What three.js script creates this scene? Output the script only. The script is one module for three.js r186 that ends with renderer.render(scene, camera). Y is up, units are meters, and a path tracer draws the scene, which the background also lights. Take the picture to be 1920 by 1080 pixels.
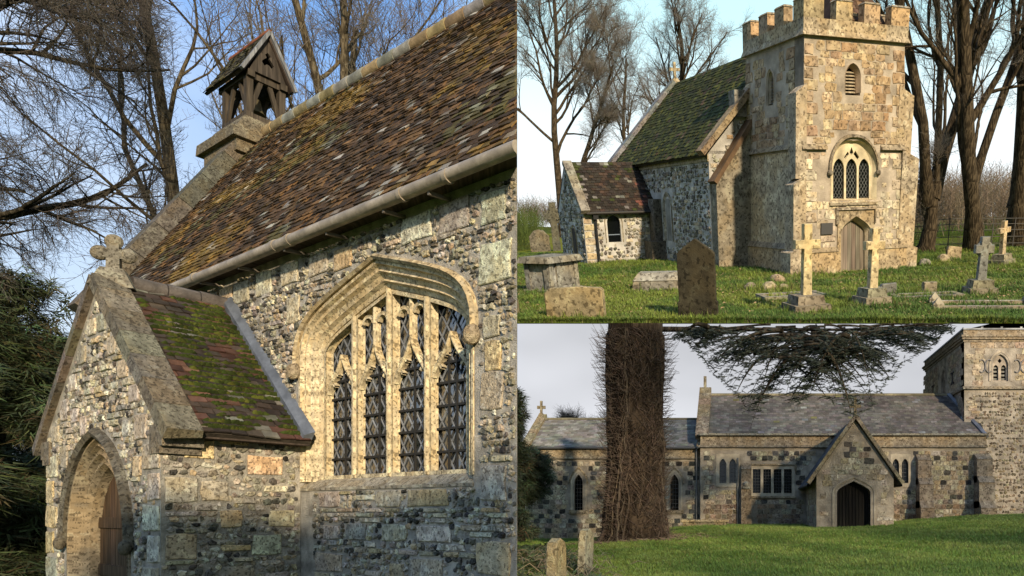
import * as THREE from 'three';
import { mergeGeometries } from 'three/addons/utils/BufferGeometryUtils.js';

// ---------- camera: rising-front lens, level line of sight (verticals stay vertical) ----------
const EYE = 1.7, FOCAL = 1340;                       // FOCAL: focal length for a 1920-pixel-wide picture
const scene = new THREE.Scene();
const camera = new THREE.PerspectiveCamera(2 * Math.atan(960 / FOCAL) * 180 / Math.PI, 16 / 9, 0.1, 3000);
camera.position.set(0, EYE, 0);
camera.lookAt(0, EYE, -10);
camera.setViewOffset(2800, 1920, 0, 0, 1920, 1080);  // lens shifted up and to the left
scene.add(camera);
const renderer = new THREE.WebGLRenderer({ antialias: true });
renderer.setSize(1024, 576);
renderer.shadowMap.enabled = true;
renderer.toneMapping = THREE.LinearToneMapping;
renderer.toneMappingExposure = 1.26;

// ---------- sun: low, warm, over the right shoulder ----------
const SUN = new THREE.Vector3(0.45, 0.27, 0.85).normalize();
const sun = new THREE.DirectionalLight(new THREE.Color(1, 0.84, 0.6), 5);
sun.position.copy(SUN).multiplyScalar(90).add(new THREE.Vector3(0, 5, -25));
sun.target.position.set(0, 5, -25);
sun.castShadow = true;
sun.shadow.mapSize.set(4096, 4096);
Object.assign(sun.shadow.camera, { left: -50, right: 50, top: 45, bottom: -45, near: 1, far: 220 });
sun.shadow.radius = 4;
scene.add(sun, sun.target);

// ---------- noise ----------
function rng(s) { s = (s * 2654435761) >>> 0 || 1; return () => { s |= 0; s = s + 0x6D2B79F5 | 0; let t = Math.imul(s ^ s >>> 15, 1 | s); t = t + Math.imul(t ^ t >>> 7, 61 | t) ^ t; return ((t ^ t >>> 14) >>> 0) / 4294967296; }; }
const hash = (x, y, s) => { let h = Math.imul(x, 374761393) + Math.imul(y, 668265263) + Math.imul(s, 1442695041) | 0; h = Math.imul(h ^ h >>> 13, 1274126177); return ((h ^ h >>> 16) >>> 0) / 4294967296; };
function vnoise(x, y, per, s) { // value noise that repeats every `per` cells
  const ix = Math.floor(x), iy = Math.floor(y), fx = x - ix, fy = y - iy, u = fx * fx * (3 - 2 * fx), v = fy * fy * (3 - 2 * fy), m = (a) => ((a % per) + per) % per;
  const a = hash(m(ix), m(iy), s), b = hash(m(ix + 1), m(iy), s), c = hash(m(ix), m(iy + 1), s), d = hash(m(ix + 1), m(iy + 1), s);
  return (a + (b - a) * u) * (1 - v) + (c + (d - c) * u) * v;
}
function fbm(x, y, per, s, oct = 4) { let t = 0, a = 0.5, n = 0; for (let i = 0; i < oct; i++) { t += a * vnoise(x, y, per, s + i * 17); n += a; x *= 2; y *= 2; per *= 2; a *= 0.5; } return t / n; }
const sm = (e0, e1, x) => { const t = Math.min(1, Math.max(0, (x - e0) / (e1 - e0))); return t * t * (3 - 2 * t); };
const mix = (a, b, t) => a + (b - a) * t, mix3 = (a, b, t) => [mix(a[0], b[0], t), mix(a[1], b[1], t), mix(a[2], b[2], t)];
const big = 1 << 20, N2 = (x, y, s, o = 3) => fbm(x + 500, y + 500, big, s, o);

// ---------- sky: clear blue on the left, pale thin cirrus ahead, a bank of flat grey stratus low on the right ----------
{
  const W = 1024, H = 512, data = new Float32Array(W * H * 4);
  for (let j = 0; j < H; j++) for (let i = 0; i < W; i++) {
    const el = ((j + 0.5) / H - 0.5) * Math.PI, lon = ((i + 0.5) / W - 0.5) * 2 * Math.PI;
    const x = Math.cos(lon) * Math.cos(el), y = Math.sin(el), z = Math.sin(lon) * Math.cos(el);
    const az = Math.atan2(x, -z) * 180 / Math.PI, e = el * 180 / Math.PI;
    const pale = sm(-23, -17, az) * (1 - sm(120, 175, az)), up = Math.max(0, e);
    const k = 1 / (0.12 + Math.max(0, y)), wisps = sm(0.45, 0.75, N2(x * k * 1.6, z * k * 0.9, 5, 5));
    let c = mix3([0.62, 0.74, 0.86], [0.17, 0.375, 0.78], sm(4, 36, up));
    c = mix3(c, [0.8, 0.86, 0.92], wisps * 0.55);
    let p = mix3([0.88, 0.93, 0.95], [0.56, 0.86, 0.93], sm(24, 36, up));
    p = mix3(p, [0.32, 0.52, 0.72], sm(45, 85, up));
    const bank = 0.42 + 0.3 * N2(az * 0.09, e * 0.2, 9, 4);
    p = mix3([bank * 0.98, bank, bank * 1.06], p, sm(16.5, 22.5, e + 2 * N2(az * 0.1, 3, 4)));
    c = mix3(c, p, pale);
    if (e < 0) c = mix3(c, [0.12, 0.12, 0.1], sm(0, -6, e));
    data.set([c[0], c[1], c[2], 1], (j * W + i) * 4);
  }
  const sky = new THREE.DataTexture(data, W, H, THREE.RGBAFormat, THREE.FloatType);
  sky.mapping = THREE.EquirectangularReflectionMapping; sky.magFilter = sky.minFilter = THREE.LinearFilter; sky.needsUpdate = true;
  scene.background = sky; scene.environment = sky;
}

// ---------- procedural textures ----------
function tex(n, f, srgb = true, rep = 1) {
  const d = new Uint8Array(n * n * 4);
  for (let j = 0; j < n; j++) for (let i = 0; i < n; i++) { const c = f(i / n, j / n), o = (j * n + i) * 4; for (let k = 0; k < 3; k++) d[o + k] = Math.max(0, Math.min(255, (Array.isArray(c) ? c[k] : c) * 255)); d[o + 3] = 255; }
  const t = new THREE.DataTexture(d, n, n, THREE.RGBAFormat); t.wrapS = t.wrapT = THREE.RepeatWrapping; t.magFilter = THREE.LinearFilter; t.minFilter = THREE.LinearMipmapLinearFilter; t.generateMipmaps = true;
  if (srgb) t.colorSpace = THREE.SRGBColorSpace; t.repeat.set(rep, rep); t.needsUpdate = true; return t;
}
const lichenTex = tex(512, (u, v) => { // weathered stone: pale lichen crusts, dark pits, ochre stains
  const a = fbm(u * 6, v * 6, 6, 3, 5), b = fbm(u * 20, v * 20, 20, 31, 4), d = fbm(u * 60, v * 60, 60, 77, 2);
  let c = [0.82, 0.8, 0.76].map((q) => q * (0.76 + 0.44 * b));
  c = mix3(c, [0.88, 0.77, 0.58], sm(0.5, 0.7, fbm(u * 5, v * 5, 5, 200, 4)) * 0.3);
  c = mix3(c, [0.96, 0.96, 0.9], sm(0.55, 0.62, b) * sm(0.44, 0.56, a) * 0.7);
  c = mix3(c, [0.24, 0.22, 0.19], sm(0.6, 0.72, d) * 0.45);
  return mix3(c, [0.36, 0.34, 0.31], sm(0.55, 0.7, fbm(u * 32, v * 32, 32, 90, 3)) * 0.22);
});
const gritTex = tex(512, (u, v) => 0.5 * fbm(u * 14, v * 14, 14, 8, 5) + 0.5 * fbm(u * 70, v * 70, 70, 21, 2), false, 3);
const mottleTex = tex(512, (u, v) => 0.6 + 0.55 * (fbm(u * 8, v * 8, 8, 14, 5) - 0.3) * (0.7 + 0.6 * fbm(u * 64, v * 64, 64, 15, 2)));
const renderTex = tex(512, (u, v) => 0.86 + 0.5 * (fbm(u * 9, v * 9, 9, 114, 5) - 0.5) * (0.7 + 0.8 * fbm(u * 60, v * 60, 60, 115, 2)));
const barkTex = tex(512, (u, v) => { const a = fbm(u * 26, v * 5, 26, 41, 3), b = fbm(u * 60, v * 60, 60, 42, 2); return mix3([0.42, 0.4, 0.36], [1, 0.98, 0.92], sm(0.3, 0.7, a) * 0.7 + b * 0.3); });
const woodTex = tex(512, (u, v) => { const a = fbm(u * 50, v * 3, 50, 51, 3), b = fbm(u * 9, v * 4, 9, 52, 3); const q = 0.5 + 0.55 * a * (0.6 + 0.7 * b); return [q, q * 0.97, q * 0.93]; });
const turfTex = tex(512, (u, v) => { const a = fbm(u * 7, v * 7, 7, 61, 5), b = fbm(u * 90, v * 90, 90, 62, 2); return mix3([0.3, 0.36, 0.12], [0.5, 0.56, 0.22], a * 0.6 + b * 0.4).map((q, i) => mix(q, [0.36, 0.27, 0.16][i], sm(0.6, 0.75, fbm(u * 11, v * 11, 11, 63, 4)) * 0.6)); });
const earthTex = tex(256, (u, v) => mix3([0.3, 0.24, 0.17], [0.52, 0.46, 0.36], fbm(u * 30, v * 30, 30, 71, 3)));

const mat = (o) => new THREE.MeshPhysicalMaterial({ vertexColors: true, roughness: 0.95, metalness: 0, specularIntensity: 0.3, ...o });
const M = {
  stone: mat({ map: lichenTex, bumpMap: gritTex, bumpScale: 0.02 }),
  dressed: mat({ map: lichenTex, bumpMap: gritTex, bumpScale: 0.004 }),
  plainStone: mat({ map: renderTex, bumpMap: gritTex, bumpScale: 0.014 }),
  flint: mat({ map: mottleTex, bumpMap: gritTex, bumpScale: 0.012, roughness: 0.7 }),
  mortar: mat({ map: renderTex, bumpMap: gritTex, bumpScale: 0.03, roughness: 1 }),
  tile: mat({ map: mottleTex, bumpMap: gritTex, bumpScale: 0.01, roughness: 0.9 }),
  slate: mat({ map: mottleTex, bumpMap: gritTex, bumpScale: 0.006, roughness: 0.75 }),
  moss: mat({ map: mottleTex, roughness: 1 }),
  wood: mat({ map: woodTex, bumpMap: woodTex, bumpScale: 0.006, roughness: 0.85 }),
  lead: mat({ map: mottleTex, roughness: 0.55, metalness: 0.35 }),
  iron: mat({ roughness: 0.6, metalness: 0.4 }),
  paint: mat({ map: mottleTex, roughness: 0.5 }),
  bark: mat({ map: barkTex, bumpMap: barkTex, bumpScale: 0.03, roughness: 1 }),
  twig: mat({ roughness: 1 }),
  leaf: new THREE.MeshPhysicalMaterial({ vertexColors: true, roughness: 0.8, side: THREE.DoubleSide }),
  glass: new THREE.MeshPhysicalMaterial({ color: 0xffffff, roughness: 0.07, ior: 2.3, vertexColors: true }),
  dimGlass: new THREE.MeshPhysicalMaterial({ color: 0x0b0d0f, roughness: 0.12, ior: 1.45 }),
  dark: mat({ roughness: 1 }),
  turf: mat({ map: turfTex, bumpMap: gritTex, bumpScale: 0.05, roughness: 1 }),
  earth: mat({ map: earthTex, bumpMap: gritTex, bumpScale: 0.03, roughness: 1 }),
};

// ---------- mesh builder: facets in a local frame, box-projected uv in metres ----------
let UVK = 0.9;                                        // texture scale of the frame being built
class G {
  constructor(col = [1, 1, 1], T = null) { this.p = []; this.n = []; this.c = []; this.u = []; this.col = col; this.T = T; this.ou = 0; this.ov = 0; this.uvk = UVK; }
  tri(a, b, c, na, nb, nc) {
    if (this.T) { a = this.T(a); b = this.T(b); c = this.T(c); }
    const ux = b[0] - a[0], uy = b[1] - a[1], uz = b[2] - a[2], vx = c[0] - a[0], vy = c[1] - a[1], vz = c[2] - a[2];
    let nx = uy * vz - uz * vy, ny = uz * vx - ux * vz, nz = ux * vy - uy * vx; const l = Math.hypot(nx, ny, nz);
    if (l < 1e-12) return; nx /= l; ny /= l; nz /= l;
    const ax = Math.abs(nx), ay = Math.abs(ny), az = Math.abs(nz), f = [nx, ny, nz];
    for (const [q, nn] of [[a, na], [b, nb], [c, nc]]) {
      this.p.push(q[0], q[1], q[2]); const m = nn || f; this.n.push(m[0], m[1], m[2]); this.c.push(this.col[0], this.col[1], this.col[2]);
      const w = ax > ay && ax > az ? [q[2], q[1]] : ay > az ? [q[0], q[2]] : [q[0], q[1]];
      this.u.push(w[0] * this.uvk + this.ou, w[1] * this.uvk + this.ov);
    }
  }
  quad(a, b, c, d) { this.tri(a, b, c); this.tri(a, c, d); return this; }
  box(x0, x1, y0, y1, z0, z1) { return this.hexa([[x0, y0, z0], [x1, y0, z0], [x1, y1, z0], [x0, y1, z0], [x0, y0, z1], [x1, y0, z1], [x1, y1, z1], [x0, y1, z1]]); }
  hexa(v) { const [a, b, c, d, e, f, g, h] = v; this.quad(e, f, g, h); this.quad(b, a, d, c); this.quad(a, e, h, d); this.quad(f, b, c, g); this.quad(h, g, c, d); this.quad(a, b, f, e); return this; }
  beam(p, q, w, h, up = [0, 1, 0]) { // squared timber from p to q
    const P = new THREE.Vector3(...p), Q = new THREE.Vector3(...q), d = Q.clone().sub(P).normalize(), s = new THREE.Vector3().crossVectors(d, new THREE.Vector3(...up)).normalize(), t = new THREE.Vector3().crossVectors(s, d);
    const k = (o, i, j) => o.clone().addScaledVector(s, i * w / 2).addScaledVector(t, j * h / 2).toArray();
    return this.hexa([k(P, -1, -1), k(Q, -1, -1), k(Q, -1, 1), k(P, -1, 1), k(P, 1, -1), k(Q, 1, -1), k(Q, 1, 1), k(P, 1, 1)]);
  }
  tube(pts, rad, sides = 6, cap = false) { // smooth tapered tube
    const rings = []; let up = null;
    for (let i = 0; i < pts.length; i++) {
      const a = pts[Math.max(0, i - 1)], b = pts[Math.min(pts.length - 1, i + 1)]; let d = [b[0] - a[0], b[1] - a[1], b[2] - a[2]]; const l = Math.hypot(...d) || 1; d = d.map((q) => q / l);
      if (!up) up = Math.abs(d[1]) < 0.9 ? [0, 1, 0] : [1, 0, 0];
      let s = [d[1] * up[2] - d[2] * up[1], d[2] * up[0] - d[0] * up[2], d[0] * up[1] - d[1] * up[0]]; const ls = Math.hypot(...s) || 1; s = s.map((q) => q / ls);
      const t = [s[1] * d[2] - s[2] * d[1], s[2] * d[0] - s[0] * d[2], s[0] * d[1] - s[1] * d[0]]; up = t;
      const r = Array.isArray(rad) ? rad[i] : rad, ring = [];
      for (let k = 0; k < sides; k++) { const A = k / sides * 2 * Math.PI, c = Math.cos(A), q = Math.sin(A), n = [s[0] * c + t[0] * q, s[1] * c + t[1] * q, s[2] * c + t[2] * q]; ring.push([[pts[i][0] + n[0] * r, pts[i][1] + n[1] * r, pts[i][2] + n[2] * r], n]); }
      rings.push(ring);
    }
    for (let i = 0; i + 1 < rings.length; i++) for (let k = 0; k < sides; k++) { const a = rings[i][k], b = rings[i][(k + 1) % sides], c = rings[i + 1][(k + 1) % sides], d = rings[i + 1][k]; this.tri(a[0], d[0], c[0], a[1], d[1], c[1]); this.tri(a[0], c[0], b[0], a[1], c[1], b[1]); }
    if (cap) for (const [R, o] of [[rings[0], pts[0]], [rings[rings.length - 1], pts[pts.length - 1]]]) for (let k = 0; k < sides; k++) this.tri(o, R[k][0], R[(k + 1) % sides][0]);
    return this;
  }
  sweep(path, prof) { // profile [n outward, z] along a path in the xy plane
    const P = path.map((q, i) => {
      const a = path[Math.max(0, i - 1)], b = path[Math.min(path.length - 1, i + 1)], n1 = [q[0] - a[0], q[1] - a[1]], n2 = [b[0] - q[0], b[1] - q[1]], l1 = Math.hypot(...n1), l2 = Math.hypot(...n2);
      let m = [(l1 ? -n1[1] / l1 : 0) + (l2 ? -n2[1] / l2 : 0), (l1 ? n1[0] / l1 : 0) + (l2 ? n2[0] / l2 : 0)]; const l = Math.hypot(...m); m = [m[0] / l, m[1] / l];
      const ref = l2 ? [-n2[1] / l2, n2[0] / l2] : [-n1[1] / l1, n1[0] / l1], k = 1 / Math.max(0.5, m[0] * ref[0] + m[1] * ref[1]);
      return prof.map(([n, z]) => [q[0] + m[0] * n * k, q[1] + m[1] * n * k, z]);
    });
    for (let i = 0; i + 1 < P.length; i++) for (let j = 0; j + 1 < prof.length; j++) this.quad(P[i][j], P[i + 1][j], P[i + 1][j + 1], P[i][j + 1]);
    return this;
  }
  add(geo, f) { // triangles of a three.js geometry
    const g = geo.index ? geo.toNonIndexed() : geo, a = g.attributes.position.array; for (let i = 0; i < a.length; i += 9) this.tri([a[i], a[i + 1], a[i + 2]], [a[i + 3], a[i + 4], a[i + 5]], [a[i + 6], a[i + 7], a[i + 8]]); return this;
  }
  clampX(f) { for (let i = 0; i < this.p.length; i += 3) { const m = f(this.p[i + 2]); if (this.p[i] > m) this.p[i] = m; } return this; }
  geo() {
    const g = new THREE.BufferGeometry(); g.setAttribute('position', new THREE.Float32BufferAttribute(this.p, 3)); g.setAttribute('normal', new THREE.Float32BufferAttribute(this.n, 3)); g.setAttribute('color', new THREE.Float32BufferAttribute(this.c, 3)); g.setAttribute('uv', new THREE.Float32BufferAttribute(this.u, 2)); return g;
  }
}
const used = {}, onTurf = [];
const numbered = (n) => { used[n] = (used[n] ?? -1) + 1; return used[n] ? n + '_' + String(used[n]).padStart(3, '0') : n; };
function part(name, g, material, parent) { const m = new THREE.Mesh(g instanceof G ? g.geo() : g, material); m.name = name; m.castShadow = m.receiveShadow = true; parent.add(m); return m; }
function tag(o, label, category, group) { o.userData.label = label; o.userData.category = category; if (group) o.userData.group = group; return o; }
function thing(name, label, category, frame, at = [0, 0, 0], turn = 0, group) {
  const o = new THREE.Group(); o.name = numbered(name);
  o.applyMatrix4(new THREE.Matrix4().multiplyMatrices(frame, new THREE.Matrix4().makeTranslation(...at)).multiply(new THREE.Matrix4().makeRotationY(turn)));
  o.updateMatrixWorld(true); scene.add(o); if (frame === TR) onTurf.push(at); return tag(o, label, category, group);
}
function structure(name, g, material) { const m = part(numbered(name), g, material, scene); m.userData.kind = 'structure'; return m; }
// pieces that can be picked apart: the ones that show largest are meshes of their own, the rest one mesh
function emit(parent, name, list, material, most, restName) {
  parent.updateMatrixWorld(true); const v = new THREE.Vector3();
  for (const q of list) { v.set(...q.at).applyMatrix4(parent.matrixWorld); const d = v.distanceTo(camera.position), X = 1400 + FOCAL * v.x / -v.z, Y = 960 - FOCAL * (v.y - EYE) / -v.z; q.s = q.area / (d * d) * (X > -10 && X < 1930 && Y > -10 && Y < 1090 ? 1 : 0.01); }
  list.sort((a, b) => b.s - a.s);
  list.slice(0, most).forEach((q) => part(name, q.g, material, parent));
  const rest = list.slice(most); if (!rest.length) return;
  const m = part(restName, mergeGeometries(rest.map((q) => q.g.geo())), material, parent); m.userData.kind = 'stuff';
}
const jit = (R, c, k, h = 0.06) => { const f = 1 + (R() - 0.5) * 2 * k; return c.map((q) => Math.min(1, Math.max(0.005, q * f * (1 + (R() - 0.5) * 2 * h)))); };
const basis = (o, X, Y, Z) => new THREE.Matrix4().makeBasis(new THREE.Vector3(...X).normalize(), new THREE.Vector3(...Y).normalize(), new THREE.Vector3(...Z).normalize()).setPosition(...o);
const WORLD = new THREE.Matrix4(), sized = (k) => new THREE.Matrix4().makeTranslation(0, EYE * (1 - k), 0).multiply(new THREE.Matrix4().makeScale(k, k, k));
const BANK = 1.9, DELL = 0.6;                       // unit of length, in metres, on the bank and in the dell
const TL = basis([-1.9254, 0, -6], [0.8453, 0, 0.5343], [0, 1, 0], [-0.5343, 0, 0.8453]);                       // near church: x along its wall, z out of it
const TR = basis([1.58, 8.5133, -20.5167], [0.88958, 0.19969, -0.41083], [-0.02094, 0.91627, 0.40001], [0.45631, -0.34724, 0.81927]).premultiply(sized(BANK)); // churchyard on the steep bank
const YARD = sized(DELL), BR = basis([0, 0, -37], [1, 0, 0], [0, 1, 0], [0, 0, 1]).premultiply(YARD);                                                 // long church in the shade below

// one stone: a rounded or squared block standing proud of the mortar (plane coordinates x, y, z out)
function stone(R, T, cx, cy, w, h, proud, round, col) {
  const g = new G(col, T); g.ou = R() * 9; g.ov = R() * 9;
  const ring = (k, z, j) => [[-1, -1], [0, -1], [1, -1], [1, 0], [1, 1], [0, 1], [-1, 1], [-1, 0]].map(([a, b], i) => { const cr = a && b ? 1 - round * 0.32 : 1; return [cx + a * w / 2 * k * cr + J[i] * w * j, cy + b * h / 2 * k * cr + J[i + 8] * h * j, z + (J[i + 16]) * proud * j * 2]; });
  const J = Array.from({ length: 24 }, () => (R() - 0.5) * (0.08 + round * 0.32));
  const e = Math.min(w, h), r0 = ring(1, -0.03, 1), r1 = ring(1, proud * (round > 0.5 ? 0.4 : 0.6), 1), r2 = ring(round > 0.5 ? 0.74 : 1 - 0.05 / Math.max(e, 0.1) * 0.35, proud, 1);
  for (let i = 0; i < 8; i++) { const k = (i + 1) % 8; g.quad(r0[i], r0[k], r1[k], r1[i]); g.quad(r1[i], r1[k], r2[k], r2[i]); g.tri(r2[i], r2[k], [cx, cy, proud * (1 + (J[20] * 2) * round)]); }
  const at = T ? T([cx, cy, 0]) : [cx, cy, 0];
  return { g, at, area: w * h };
}
// fill a wall face with stones: big ashlars first, then courses of rubble, wherever ok(x, y) holds
function masonry(o) {
  const R = rng(o.seed), out = [], cells = new Map(), K = 0.5; const put = (x, y, w, h) => { for (let i = Math.floor((x - w / 2) / K); i <= Math.floor((x + w / 2) / K); i++) for (let j = Math.floor((y - h / 2) / K); j <= Math.floor((y + h / 2) / K); j++) { const k = i + ',' + j; if (!cells.has(k)) cells.set(k, []); cells.get(k).push([x, y, w, h]); } };
  const fits = (x, y, w, h) => o.ok(x - w / 2, y - h / 2) && o.ok(x + w / 2, y - h / 2) && o.ok(x - w / 2, y + h / 2) && o.ok(x + w / 2, y + h / 2) && o.ok(x, y);
  const free = (x, y, w, h) => { for (let i = Math.floor((x - w / 2) / K); i <= Math.floor((x + w / 2) / K); i++) for (let j = Math.floor((y - h / 2) / K); j <= Math.floor((y + h / 2) / K); j++) for (const t of cells.get(i + ',' + j) || []) if (Math.abs(t[0] - x) < (t[2] + w) / 2 - 0.012 && Math.abs(t[1] - y) < (t[3] + h) / 2 - 0.012) return false; return true; };
  for (const b of o.blocks || []) { const [x, y, w, h] = b; if (!fits(x, y, w, h) || !free(x, y, w, h)) continue; put(x, y, w, h); out.push(stone(R, o.T, x, y, w - 0.015, h - 0.015, b[5] ?? 0.018, 0.06, b[4] || o.ashlar(R, x, y))); }
  for (let y = o.y0; y < o.y1;) {
    const h = mix(o.h[0], o.h[1], R());
    for (let x = o.x0 - R() * o.w[1]; x < o.x1;) {
      const big = R() < (o.mixAt ? o.mixAt(x, y) : o.mix || 0), w = big ? mix(o.W[0], o.W[1], R()) : mix(o.w[0], o.w[1], R()), cx = x + w / 2, cy = y + h / 2 + (big ? 0 : (R() - 0.5) * h * (o.loose ?? 0.25));
      if (fits(cx, cy, w, h) && free(cx, cy, w, h)) {
        put(cx, cy, w, h);
        if (big) out.push(stone(R, o.T, cx, cy, w - 0.012, h - 0.01, 0.016 + R() * 0.012, 0.15, o.ashlar(R, cx, cy)));
        else out.push(stone(R, o.T, cx, cy, w * (o.gap ?? 0.93), h * (o.gap ?? 0.95), (o.proud ?? 0.03) * (0.6 + R() * 0.8), o.round ?? 0.9, o.rubble(R, cx, cy)));
      }
      x += w;
    }
    y += h;
  }
  for (let i = 0; i < (o.fill || 0); i++) { const w = mix(0.5, 0.9, R()) * o.w[0] + 0.015, h = mix(0.5, 0.9, R()) * o.h[0] + 0.015, x = mix(o.x0, o.x1, R()), y = mix(o.y0, o.y1, R()); if (fits(x, y, w, h) && free(x, y, w, h)) { put(x, y, w, h); out.push(stone(R, o.T, x, y, w, h, (o.proud ?? 0.03) * 0.7, o.round ?? 0.9, o.rubble(R, x, y))); } }
  return out;
}
function archPts(xc, half, ys, ya, n = 12, flat = false) { // pointed or four-centred arch, left to right
  const L = [];
  if (flat) for (let i = 0; i <= n; i++) { const t = i / n, b = 1 - t, r = ya - ys; L.push([-half * (b * b * b + 3 * b * b * t) - half * 0.82 * 3 * b * t * t, ys + r * (3 * b * b * t * 0.38 + 3 * b * t * t * 0.5 + t * t * t)]); }
  else { const r = ya - ys, Rr = (half * half + r * r) / (2 * half), c = -half + Rr, a1 = Math.atan2(r, -c); for (let i = 0; i <= n; i++) { const A = Math.PI + (a1 - Math.PI) * i / n; L.push([c + Rr * Math.cos(A), ys + Rr * Math.sin(A)]); } L[n] = [0, ya]; }
  const o = L.map(([x, y]) => [xc + x, y]); for (let i = n - 1; i >= 0; i--) o.push([xc - L[i][0], L[i][1]]); return o;
}
const opening = (xc, half, y0, ys, ya, flat, n) => [[xc - half, y0], ...archPts(xc, half, ys, ya, n, flat), [xc + half, y0]];
const inPoly = (P, x, y) => { let c = false; for (let i = 0, j = P.length - 1; i < P.length; j = i++) if ((P[i][1] > y) !== (P[j][1] > y) && x < (P[j][0] - P[i][0]) * (y - P[i][1]) / (P[j][1] - P[i][1]) + P[i][0]) c = !c; return c; };
function plate(outline, holes, z0, z1, bevel = 0) { // flat wall or tracery with openings
  const s = new THREE.Shape(outline.map((q) => new THREE.Vector2(...q))); for (const h of holes) s.holes.push(new THREE.Path(h.map((q) => new THREE.Vector2(...q))));
  return new THREE.ExtrudeGeometry(s, { depth: z1 - z0 - 2 * bevel, bevelEnabled: bevel > 0, bevelSize: bevel, bevelThickness: bevel, bevelSegments: 1, bevelOffset: -bevel }).translate(0, 0, z0 + bevel);
}
// courses of tiles or slates on a roof plane: T maps (u along the eave, v up the slope, w out)
function tiles(o) {
  const R = rng(o.seed), out = []; let row = 0;
  for (let v = 0; v < o.len - o.gauge * 0.3; v += o.gauge, row++) {
    const sag = () => (R() - 0.5) * o.rough;
    for (let u = o.u0 - (row % 2) * o.w / 2 - R() * 0.03; u < o.u1; u += o.w) {
      const a = Math.max(u + 0.002, o.lo ? o.lo(v) : o.u0), b = Math.min(u + o.w - 0.004 - R() * 0.006, o.hi ? o.hi(v) : o.u1); if (b - a < o.w * 0.25) continue;
      const g = new G(o.color(R, (a + b) / 2, v), o.T); g.ou = R() * 9; g.ov = R() * 9;
      const t = o.thick, l0 = t * 1.9 + sag(), l1 = t * 1.9 + sag(), d = (R() - 0.5) * o.rough * 0.8, v0 = v - o.gauge * 0.12 + d, v1 = Math.min(o.len, v + o.gauge * 1.15);
      g.hexa([[a, v0, l0 - t], [b, v0, l1 - t], [b, v1, 0], [a, v1, 0], [a, v0, l0], [b, v0, l1], [b, v1, t], [a, v1, t]]);
      out.push({ g, at: o.T([(a + b) / 2, v, 0]), area: (b - a) * o.gauge });
    }
  }
  return out;
}
// a spray of fine winter twigs growing along +y, about one unit long
function twigSpray(seed, droop = 0) {
  const R = rng(seed), g = new G(), r = (a, b) => a + (b - a) * R();
  const go = (p, d, len, rad, lev) => {
    const n = lev ? 2 : 4, P = [p]; let q = p, e = d;
    for (let i = 0; i < n; i++) { e = [e[0] + r(-0.25, 0.25), e[1] + r(-0.15, 0.2) - droop * 0.1, e[2] + r(-0.25, 0.25)]; const l = Math.hypot(...e); e = e.map((s) => s / l); q = q.map((s, k) => s + e[k] * len / n); P.push(q); }
    const c = r(0.75, 1.25); g.col = [c, c, c]; g.tube(P, P.map((_, i) => rad * (1 - 0.6 * i / n)), 3);
    if (lev < 2) for (let k = 0; k < (lev ? 3 : 6); k++) { const t = (k + 0.6) / (lev ? 3 : 6), i = Math.min(n - 1, Math.floor(t * n)), b = P[i].map((s, m) => mix(s, P[i + 1][m], t * n - i)), a = R() * 6.283, w = r(0.5, 0.95); go(b, [Math.cos(a) * w, Math.sqrt(1 - w * w * 0.9), Math.sin(a) * w], len * r(0.4, 0.62) * (1 - 0.35 * t), rad * 0.62, lev + 1); }
  };
  go([0, 0, 0], [0, 1, 0], 1, 0.0095, 0); return g.geo();
}
const SPRAYS = [twigSpray(1), twigSpray(2), twigSpray(3, 1.2)];
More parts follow.
